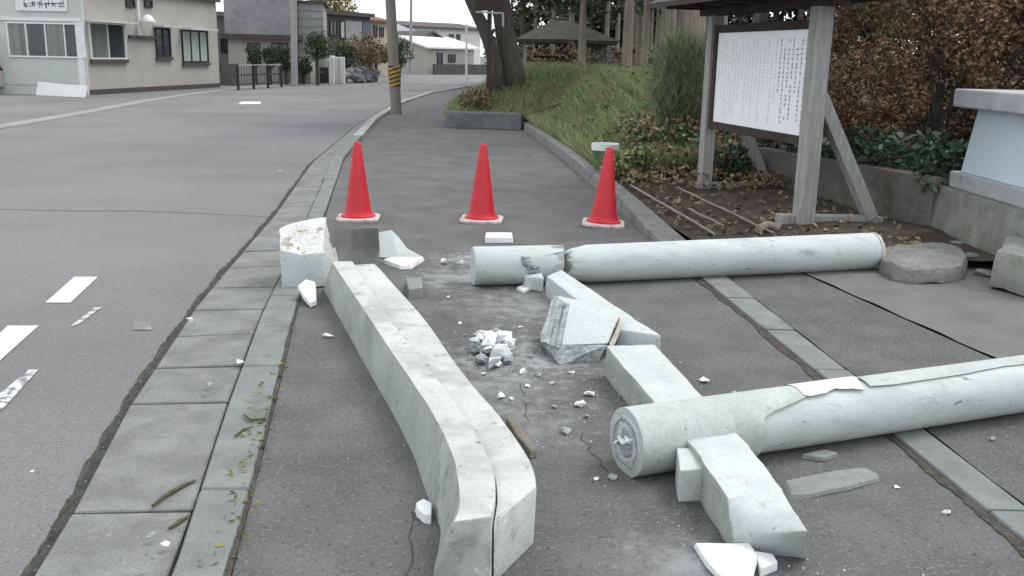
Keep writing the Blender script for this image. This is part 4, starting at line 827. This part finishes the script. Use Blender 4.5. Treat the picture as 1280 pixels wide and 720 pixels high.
# ------------------------------------------------------------------ poles
def pole(px, py, px_top, Y, wpx, name, label, mt, h, band=False):
    q = P(px, py, Y); tpx = P(px_top, 0, Y); lean = (tpx.x-q.x)/(tpx.z-q.z); r = wpx*Y/1200/2; t = thing(name, label, 'pole', (q.x, Y, q.z))
    MB().tube([(q.x, Y, q.z-.05), (q.x+lean*h/2, Y, q.z+h/2), (q.x+lean*h, Y, q.z+h)], [r, r*.85, r*.65], 16).build('shaft', mt, t, smooth=True, ang=40)
    if band:
        za, zb_ = P(px, 108, Y).z, P(px, 82, Y).z; sl = MB(); n = 6; f = lambda z: q.x+lean*(z-q.z)
        MB().tube([(f(za), Y, za), (f(zb_), Y, zb_)], [r+.008]*2, 18).build('warning_band', 'black', t, smooth=True, ang=40)
        for k in range(5):
            z = za+(zb_-za)*(k+.5)/5; hh = (zb_-za)/10*.62
            b = MB(); b.loft([[ (f(z)+(r+rr)*math.cos(a), Y+(r+rr)*math.sin(a), z+dz*hh+.05*math.cos(a)) for a in np.linspace(0, 6.283, 18, endpoint=False)] for dz, rr in ((-1, .005), (-1, .014), (1, .014), (1, .005))], caps=False); b.build('warning_stripe', 'yellow', t, smooth=True, ang=40)
        MB().box((f(za-.25), Y-r, za-.3), (.09, .03, .34)).build('plate', 'metalw', t) if False else None
    return t
pole(495.5, 142, 488, 24.3, 13.5, 'utility_pole', 'brown grey utility pole with a yellow and black band at the footway edge', 'pole', 9, True)
pole(368, 105, 367, 44.5, 8.5, 'utility_pole', 'pale concrete pole standing at the far left roadside by the railing', 'pole2', 9)
pole(513, 92, 514, 72, 4, 'utility_pole', 'thin distant pole right of the banded pole', 'pole2', 10)
pole(583, 101, 583, 55, 3.2, 'marker_pole', 'thin white pole just left of the old leaning trunks', 'metalw', 3.1)

# ------------------------------------------------------------------ buildings
class Facade:
    def __init__(s, a, c, back=None):
        s.o = Vector((a.x, a.y, 0)); d = Vector((c.x-a.x, c.y-a.y, 0)); s.len = d.length; s.u = d.normalized(); s.n = Vector((s.u.y, -s.u.x, 0))
        if s.n.y > 0 and abs(s.n.y) > abs(s.n.x): s.n = -s.n
    def flip(s): s.n = -s.n; return s
    def pt(s, u, z, d=0): return s.o+s.u*u+s.n*d+Vector((0, 0, z))
    def hit(s, px, py):
        r = ray(px, py); o = Vector((0, 0, CAM_H)); t = (s.o-o).dot(s.n)/r.dot(s.n); q = o+r*t; return (q-s.o).dot(s.u), q.z
    def box(s, u0, u1, z0, z1, d0, d1, mb=None):
        mb = mb or MB(); mb.loft([[s.pt(u, z, d) for u, z in ((u0, z0), (u1, z0), (u1, z1), (u0, z1))] for d in (d0, d1)]); return mb
    def window(s, u0, u1, z0, z1, parent, panes=2, fr='metalw', gl='glass', fw=.05):
        f = MB()
        for a in ((u0, u1, z0, z0+fw), (u0, u1, z1-fw, z1), (u0, u0+fw, z0+fw, z1-fw), (u1-fw, u1, z0+fw, z1-fw)): s.box(*a, -.02, .06, f)
        for k in range(1, panes): uu = u0+(u1-u0)*k/panes; s.box(uu-fw*.4, uu+fw*.4, z0+fw, z1-fw, -.02, .055, f)
        w_ = f.build('window', fr, parent)
        for k in range(panes):
            a = u0+fw+(u1-u0-2*fw)*k/panes+.02; c = u0+fw+(u1-u0-2*fw)*(k+1)/panes-.02
            s.box(a, c, z0+fw, z1-fw, .004, .018).build('pane', gl if isinstance(gl, str) else gl[k % len(gl)], w_)
        return w_
    def winpx(s, pxa, pya, pxb, pyb, parent, **k):
        u0, z0 = s.hit(pxa, pyb); u1, z1 = s.hit(pxb, pya); uu = sorted((u0, u1)); zz = sorted((z0, z1)); return s.window(*uu, *zz, parent, **k)
# office on the left
c1_ = G(111, 119, -.05); c2_ = G(275, 109, -.05); cl = G(6, 117, -.05)
off = thing('office_building', 'cream two part office building with a pale entrance block at the far left', 'building', Vector((c1_.x-2, c1_.y+4, -.05)))
S = Facade(c1_, c2_); S.n = S.n if S.n.x > 0 else -S.n
Fd = Facade(cl, c1_)
if Fd.n.y > 0: Fd.n = -Fd.n
S.box(.02, S.len, -.05, 3.62, -9, 0).build('wall', 'cream', off)
S.box(-.0, S.len+.12, 3.36, 3.60, .0, .16).build('eave', 'roofdark', off); S.box(-.0, S.len+.1, 3.62, 3.72, -9.1, .1).build('roof', 'roofdark', off)
S.box(.03, S.len+.01, -.05, .12, .0, .02).build('wall_base', 'roofdark', off)
Fd.box(-3, Fd.len+.02, -.05, 3.75, -4, .12).build('entrance_block', 'creamw', off)
Fd.box(-3.05, Fd.len+.06, 3.75, 3.87, -4.05, .2).build('roof', 'roofdark', off)
Fp = Facade(Fd.pt(0, 0, .12), Fd.pt(Fd.len, 0, .12)); Fp.n = Fd.n
Fp.winpx(12, 29, 104, 71, off, panes=4, gl=['glass2', 'glass', 'glass2', 'glass'])
uu, zz = Fp.hit(104, 71); Fp.box(.1, Fp.len-.1, .25, .95, .0, .02).build('lower_panel', 'creamw', off)
u0, z0 = Fp.hit(10, 26); Fp.box(.02, Fp.len, z0+.02, z0+.12, .0, .05).build('trim', 'metalw', off)
Fp.box(Fp.len-.2, Fp.len, .1, z0, .0, .045).build('corner_trim', 'metalw', off)
for args, pn, gl in (((113, 30, 154, 74), 2, ['glass2', 'glass']), ((195, 36, 211, 71), 2, 'glass'), ((228, 39, 258, 78), 3, 'curtain')):
    S.winpx(*args, off, panes=pn, gl=gl, fr='bronze' if args[0] > 190 else 'metalw')
    ua, zb1 = S.hit(args[0], args[3]); ub, zt = S.hit(args[2], args[1]); _, zb2 = S.hit(args[0], args[3]); _, zt = S.hit(args[0], args[1])
    S.box(ua-.1, ub+.15, zt+.06, zt+.13, .0, .45).build('window_hood', 'creamw', off); S.box(ua-.05, ub+.05, zb2-.12, zb2-.01, .0, .1).build('sill', 'roofdark', off)
for pa_ in ((157, 0, 167, 9), (180, 0, 189, 9)): S.winpx(*pa_, off, panes=1, fr='bronze')
u_, z_ = S.hit(173, 45); S.box(u_-.05, u_+.05, 1.9, 3.3, .0, .09).build('downpipe', 'metalw', off)
u_, z_ = S.hit(173, 22); q = S.pt(u_, z_, .35); MB().lathe(q+Vector((0, 0, -.14)), [(.26, 0), (.25, .05), (.14, .2), (.05, .25)], 16).build('lamp_hood', 'metalw', off, smooth=True, ang=40)
u_, z_ = S.hit(160, 47); u2, z2 = S.hit(193, 47); S.box(u_, u2, z2-.06, z2+.05, .0, .12).build('conduit', 'roofdark', off)
# sign on the entrance block
u0, z0 = Fp.hit(21, 13); u1_, _ = Fp.hit(85, 13)
sg = Fp.box(u0, u1_, z0, z0+.62, .0, .06).build('sign_panel', 'metalw', off); bs = MB()
fs = lambda u, z: Fp.pt(u, z, .066)
for k in range(6): glyphs(bs, fs, u0+(u1_-u0)*(.2+.14*k), z0+.2, .2, 6)
for k in range(8): glyphs(bs, fs, u0+(u1_-u0)*(.14+.1*k), z0+.47, .14, 6)
bs.build('lettering', 'blue', sg)
# fallen sheet at its foot
q0, q1 = G(48, 119, -.05), G(109, 122, -.05); fs2 = Facade(q0, q1); fs2.n = fs2.n if fs2.n.y < 0 else -fs2.n
b = MB(); b.loft([[fs2.pt(0, -.045, .1), fs2.pt(fs2.len, -.045, .1), fs2.pt(fs2.len, .3, -.03), fs2.pt(.9, .33, -.03), fs2.pt(.0, .37, -.03)], [fs2.pt(0, -.045, .06), fs2.pt(fs2.len, -.045, .06), fs2.pt(fs2.len, .3, -.07), fs2.pt(.9, .33, -.07), fs2.pt(.0, .37, -.07)]]); b.build('white_sheet', 'metalw', label='white sheet propped low against the entrance block of the office', cat='panel')
# vehicle cut by the left edge
vx, vy = P(-1, 110, 31.5).x-.55, 31.5
van = thing('parked_van', 'parked maroon and silver van cut off by the left edge of the photo', 'van', (vx-1.2, vy, -.05))
prof = [(.0, .25), (.0, .8), (.14, 1.0), (.3, 1.75), (.6, 1.86), (3.0, 1.86), (3.15, 1.7), (3.2, .9), (3.2, .25)]
b = MB(); b.loft([[(vx+.72-px_, vy+d, -.05+z_*(1.0 if abs(d) < .6 else .985)) for px_, z_ in prof] for d in (-.72, -.6, .6, .72)]).bevel(.04, 2, 30).build('body', 'maroon', van, smooth=True, ang=35)
MB().box((vx+.72-1.6, vy, .42), (3.24, 1.47, .5)).bevel(.04, 2).build('lower_body', 'silver', van)
for d in (-.66, .66):
    for xx in (.6, 2.5):
        w_ = MB(); w_.tube([(vx+.72-xx, vy+d-.09, .22), (vx+.72-xx, vy+d+.09, .22)], .27, 20); w_ = w_.build('wheel', 'tyre', van, smooth=True, ang=40)
        MB().tube([(vx+.72-xx, vy+d-.1, .22), (vx+.72-xx, vy+d+.1, .22)], .16, 16).build('rim', 'silver', w_, smooth=True, ang=40)
for xx, wx in ((.95, .8), (2.05, 1.1)): MB().box((vx+.72-xx, vy-.722, 1.3), (wx, .02, .5)).build('window', 'glass', van)

def house(name, label, pxl, pxr, Yl, Yr, depth, zt, wallm, roofm, roof='gable', rise=1.2, over=.35, wins=(), zb=-.05, gable_m=None, ridge_along=True):
    a = P(pxl, 100, Yl); c = P(pxr, 100, Yr); Fh = Facade(a, c); Fh.n = Fh.n if Fh.n.y < 0 else -Fh.n
    t = thing(name, label, 'house', Vector(((a.x+c.x)/2, (a.y+c.y)/2+depth/2, zb)))
    Fh.box(0, Fh.len, zb, zt, -depth, 0).build('wall', wallm, t)
    L_ = Fh.len; o = over
    if roof == 'gable':
        if ridge_along: se = [[(-o, -depth-o, zt-.05), (-o, -depth/2, zt+rise), (-o, o, zt-.05), (-o, o, zt+.08), (-o, -depth/2, zt+rise+.15), (-o, -depth-o, zt+.08)], None]; se[1] = [(L_+o, d, z) for _, d, z in se[0]]
        else: se = [[(-o, o, zt-.05), (L_/2, o, zt+rise), (L_+o, o, zt-.05), (L_+o, o, zt+.08), (L_/2, o, zt+rise+.15), (-o, o, zt+.08)], None]; se[1] = [(u, -depth-o, z) for u, _, z in se[0]]
        b = MB(); b.loft([[Fh.pt(u, z, d) for u, d, z in q] for q in se]); b.build('roof', roofm, t)
        gm = gable_m or wallm
        if ridge_along:
            for u in (.0, L_): MB().loft([[Fh.pt(u+du, zt, -depth), Fh.pt(u+du, zt, 0), Fh.pt(u+du, zt+rise-.02, -depth/2)] for du in (-.03, .03)]).build('gable', gm, t)
        else: MB().loft([[Fh.pt(0, zt, dd), Fh.pt(L_, zt, dd), Fh.pt(L_/2, zt+rise-.02, dd)] for dd in (-.06, .0)]).build('gable', gm, t)
    else:
        Fh.box(-o, L_+o, zt, zt+.22, -depth-o, o).build('roof', roofm, t)
    for wv in wins: Fh.winpx(*wv[:4], t, fr='bronze', panes=wv[4] if len(wv) > 4 else 2, gl=wv[5] if len(wv) > 5 else 'glass')
    return t, Fh
h1, F1 = house('house', 'large mottled grey two storey house behind the railing', 287, 370, 47, 47.5, 7, 2.0, 'cream', 'roofdark', roof='flat', over=.35, wins=((310, 54, 325, 74), (340, 54, 360, 78)))
F1.box(-.1, F1.len+.1, 2.22, 5.2, -6.9, .12).build('upper_storey', 'gpurple', h1)
F1.box(-.4, F1.len+.4, 5.2, 5.4, -7.2, .4).build('roof', 'roofdark', h1)
F1.box(F1.len+.12, F1.len+1.35, -.05, 3.75, -6.5, -.4).build('side_wing', 'gsiding', h1)
for k in range(9): F1.box(F1.len+.14, F1.len+1.37, .5+k*.36, .53+k*.36, -.4, -.37).build('siding_batten', 'gpurple', h1)
F1.box(F1.len+.13, F1.len+1.5, 3.75, 3.85, -6.7, -.25).build('roof', 'roofdark', h1)
h0, F0 = house('house', 'narrow grey house edge visible just right of the office', 268, 292, 52, 53, 6, 3.2, 'gsiding', 'gpurple', roof='flat', wins=((276, 48, 284, 66, 1),))
h2, F2 = house('house', 'dark brown two storey house with a blue sheet on its wall', 404, 464, 56, 60, 6, 3.55, 'dbrown', 'roofdark', roof='flat', over=.2, wins=((412, 26, 421, 44), (425, 26, 431, 48, 1, 'curtain')))
ua, za = F2.hit(453, 58); ub, zt_ = F2.hit(463, 28); F2.box(ua, ub, za, zt_, .02, .06).build('blue_sheet', 'blue', h2); ua, za = F2.hit(432, 60); ub, zt_ = F2.hit(452, 27); F2.box(ua, ub, za, zt_, .0, .03).build('grey_panel', 'gsiding', h2)
h3, F3 = house('house', 'ochre house with a brown roof left of the banded pole', 462, 484, 66, 68, 6, 3.55, 'ochre', mat('brown_tile', (.17,.1,.07), .8, .2, 2, .2, 20), rise=.6, wins=((466, 32, 471, 46), (474, 34, 479, 46)))
h4, F4 = house('house', 'white two storey house with a dark flat roof behind the low houses', 512, 600, 92, 98, 8, 3.9, 'whitew', 'roofdark', rise=.5, over=.5, wins=((536, 44, 543, 52), (561, 43, 567, 52), (570, 43, 575, 51)))
h5, F5 = house('house', 'low dark gabled house near the end of the road', 518, 560, 80, 82, 6, 2.2, 'gsiding', 'dbrown', rise=1.0, ridge_along=False, wins=((527, 66, 533, 80, 1), (541, 64, 549, 80)))
h6, F6 = house('house', 'low cream house with a bright pale roof near the end of the road', 534, 592, 76, 80, 6, 1.95, 'cream', 'proof', rise=.75, wins=((546, 66, 553, 82, 1), (560, 68, 569, 78)))
F6.box(-.2, F6.len+1, -.05, .75, .8, 1.0).build('front_wall', 'dbrown', h6)
h7, F7 = house('house', 'grey white house behind the banded pole', 480, 520, 88, 90, 6, 3.2, 'whitew', 'gpurple', rise=.8, wins=((500, 55, 506, 66), (486, 50, 491, 60)))
# roadside: railing, gate, topiary, stone wall, trees
ra, rb = G(298, 113, -.05), G(352, 109, -.05); rl = thing('metal_railing', 'dark metal railing beside the road in front of the grey roofed house', 'railing', (ra+rb)/2)
RF = Facade(ra, rb)
for k in range(4): RF.box(RF.len*k/3-.04, RF.len*k/3+.04, -.05, .95, -.04, .04).build('post', 'bronze', rl)
for z in (.88, .5, .14): RF.box(-.04, RF.len+.04, z, z+.05, -.03, .03).build('rail', 'pole2' if z > .6 else 'bronze', rl)
for k in range(18): RF.box(RF.len*(k+.5)/18-.008, RF.len*(k+.5)/18+.008, .19, .88, -.008, .008).build('bar', 'bronze', rl)
def at(px, py, Y, z=-.05): q = P(px, py, Y); return Vector((q.x, Y, z))
def wall_thing(pxl, pxr, Yl, Yr, zt, mt, name, label, th=.2):
    a, c = at(pxl, 100, Yl), at(pxr, 100, Yr); f = Facade(a, c); return f.box(0, f.len, -.05, zt, -th, 0).rough(.02, 2, 3).build(name, mt, label=label, cat='wall')
wall_thing(272, 296, 43, 43, .9, 'wall', 'garden_wall', 'dark low garden wall between office and railing')
wall_thing(352, 388, 46, 47.5, .75, 'wall', 'garden_wall', 'low garden wall behind the pale concrete pole')
gt = thing('gateway', 'pale gate posts with a dark gate and white letter panel by the far roadside', 'gate', at(405, 100, 48))
for px in (391, 415, 421, 428): q = at(px, 100, 48 if px < 420 else 48.6); MB().box(q+Vector((0, 0, .65 if px > 400 else .52)), (.26, .26, 1.3 if px > 400 else 1.05)).bevel(.02, 1).build('post', 'whitew', gt)
q = at(403, 100, 48.1); MB().box(q+Vector((0, 0, .42)), (.7, .05, .75)).build('gate_leaf', 'bronze', gt)
q = at(409, 100, 48.6); MB().box(q+Vector((0, 0, 1.2)), (.8, .3, .3)).bevel(.03, 1).build('letter_panel', 'metalw', gt)
def ball_tree(px, pyc, Y, r, hz, label, mt='crown', nm='topiary_tree', n=2200, rx=1., size=.1):
    q = at(px, 100, Y); zc = P(px, pyc, Y).z; t = thing(nm, label, 'tree', q); MB().tube([q, (q.x, Y, zc)], [.09, .06], 8).build('trunk', 'bark', t)
    d = RNG.normal(size=(26, 3)); d /= np.linalg.norm(d, axis=1)[:, None]; c = np.array([q.x, Y, zc])+d*np.array([r*rx, r, hz])*RNG.uniform(.45, .85, (26, 1))
    leafcloud('crown', clumps(c, np.full(26, r*.38), n), size, mt, t); return t
ball_tree(397, 57, 45.8, .72, .66, 'round clipped dark green tree left of the dark brown house')
ball_tree(320, 70, 44.5, .38, .65, 'dark narrow clipped shrub in front of the cream wall', n=1200)
ball_tree(338, 72, 45, .45, .6, 'dark brown clipped shrub behind the middle of the railing', 'needle', n=1200)
ball_tree(358, 76, 45.5, .35, .7, 'dark shrub just left of the pale concrete pole', 'needle', n=1000)
ball_tree(380, 82, 47, .4, .5, 'small dark shrub just right of the pale concrete pole', n=1000)
ball_tree(420, 2, 64, 1.9, 1.1, 'yellowing leafy tree rising over the dark brown house', 'yellowleaf', 'garden_tree', 2200, 1.0, .2)
ball_tree(452, 62, 52, 1.3, .6, 'brownish garden shrub above the boulder wall', 'dry', 'garden_shrub', 2200, 1.2, .13)
ball_tree(470, 70, 54, .9, .6, 'reddish garden shrub just left of the banded pole', 'hedge', 'garden_shrub', 1600, 1.0, .12)
ball_tree(432, 70, 51.5, .8, .6, 'dark green garden shrub behind the gate posts', 'crown', 'garden_shrub', 1500, 1.0, .12)
ball_tree(500, 66, 66, 1.0, 1.0, 'dark green tree right behind the banded pole', 'crown', 'garden_tree', 1500, 1.0, .16)
bw = thing('boulder_wall', 'dry wall of grey blue boulders by the far roadside', 'wall', at(450, 100, 50))
for k in range(34):
    px = 432+random.random()*38; Y = 49.5+(px-432)/38*3; q = at(px, 100, Y); q.z = -.05+random.random()*.6; b = MB(); dd = RNG.normal(size=(12, 3)); dd /= np.linalg.norm(dd, axis=1)[:, None]
    b.hull([q+Vector((x*.33, y*.2, z*.22+.12)) for x, y, z in dd]); b.build('boulder', 'boulder' if k % 3 else 'stone', bw)
# small car far down the road
cc = at(512, 92, 84); car = thing('parked_car', 'small pale car parked far down the road', 'car', cc)
prof = [(-.85, .25), (-.85, .75), (-.55, .85), (-.4, 1.4), (.5, 1.45), (.75, .9), (.88, .8), (.88, .25)]
MB().loft([[(cc.x+x, cc.y+d, cc.z+z) for x, z in prof] for d in (-1.6, 1.6)]).bevel(.06, 2).build('body', 'silver', car, smooth=True, ang=35)
MB().box(cc+Vector((.05, -1.62, 1.1)), (.9, .03, .4)).build('windscreen', 'glass', car)
for d in (-1.0, 1.0):
    for s in (-.72, .72): MB().tube([cc+Vector((s-.12, d, .28)), cc+Vector((s+.12, d, .28))], .29, 14).build('wheel', 'tyre', car)
for s in (-.6, .6): MB().box(cc+Vector((s, -1.62, .68)), (.3, .03, .14)).build('headlight', 'metalw', car)
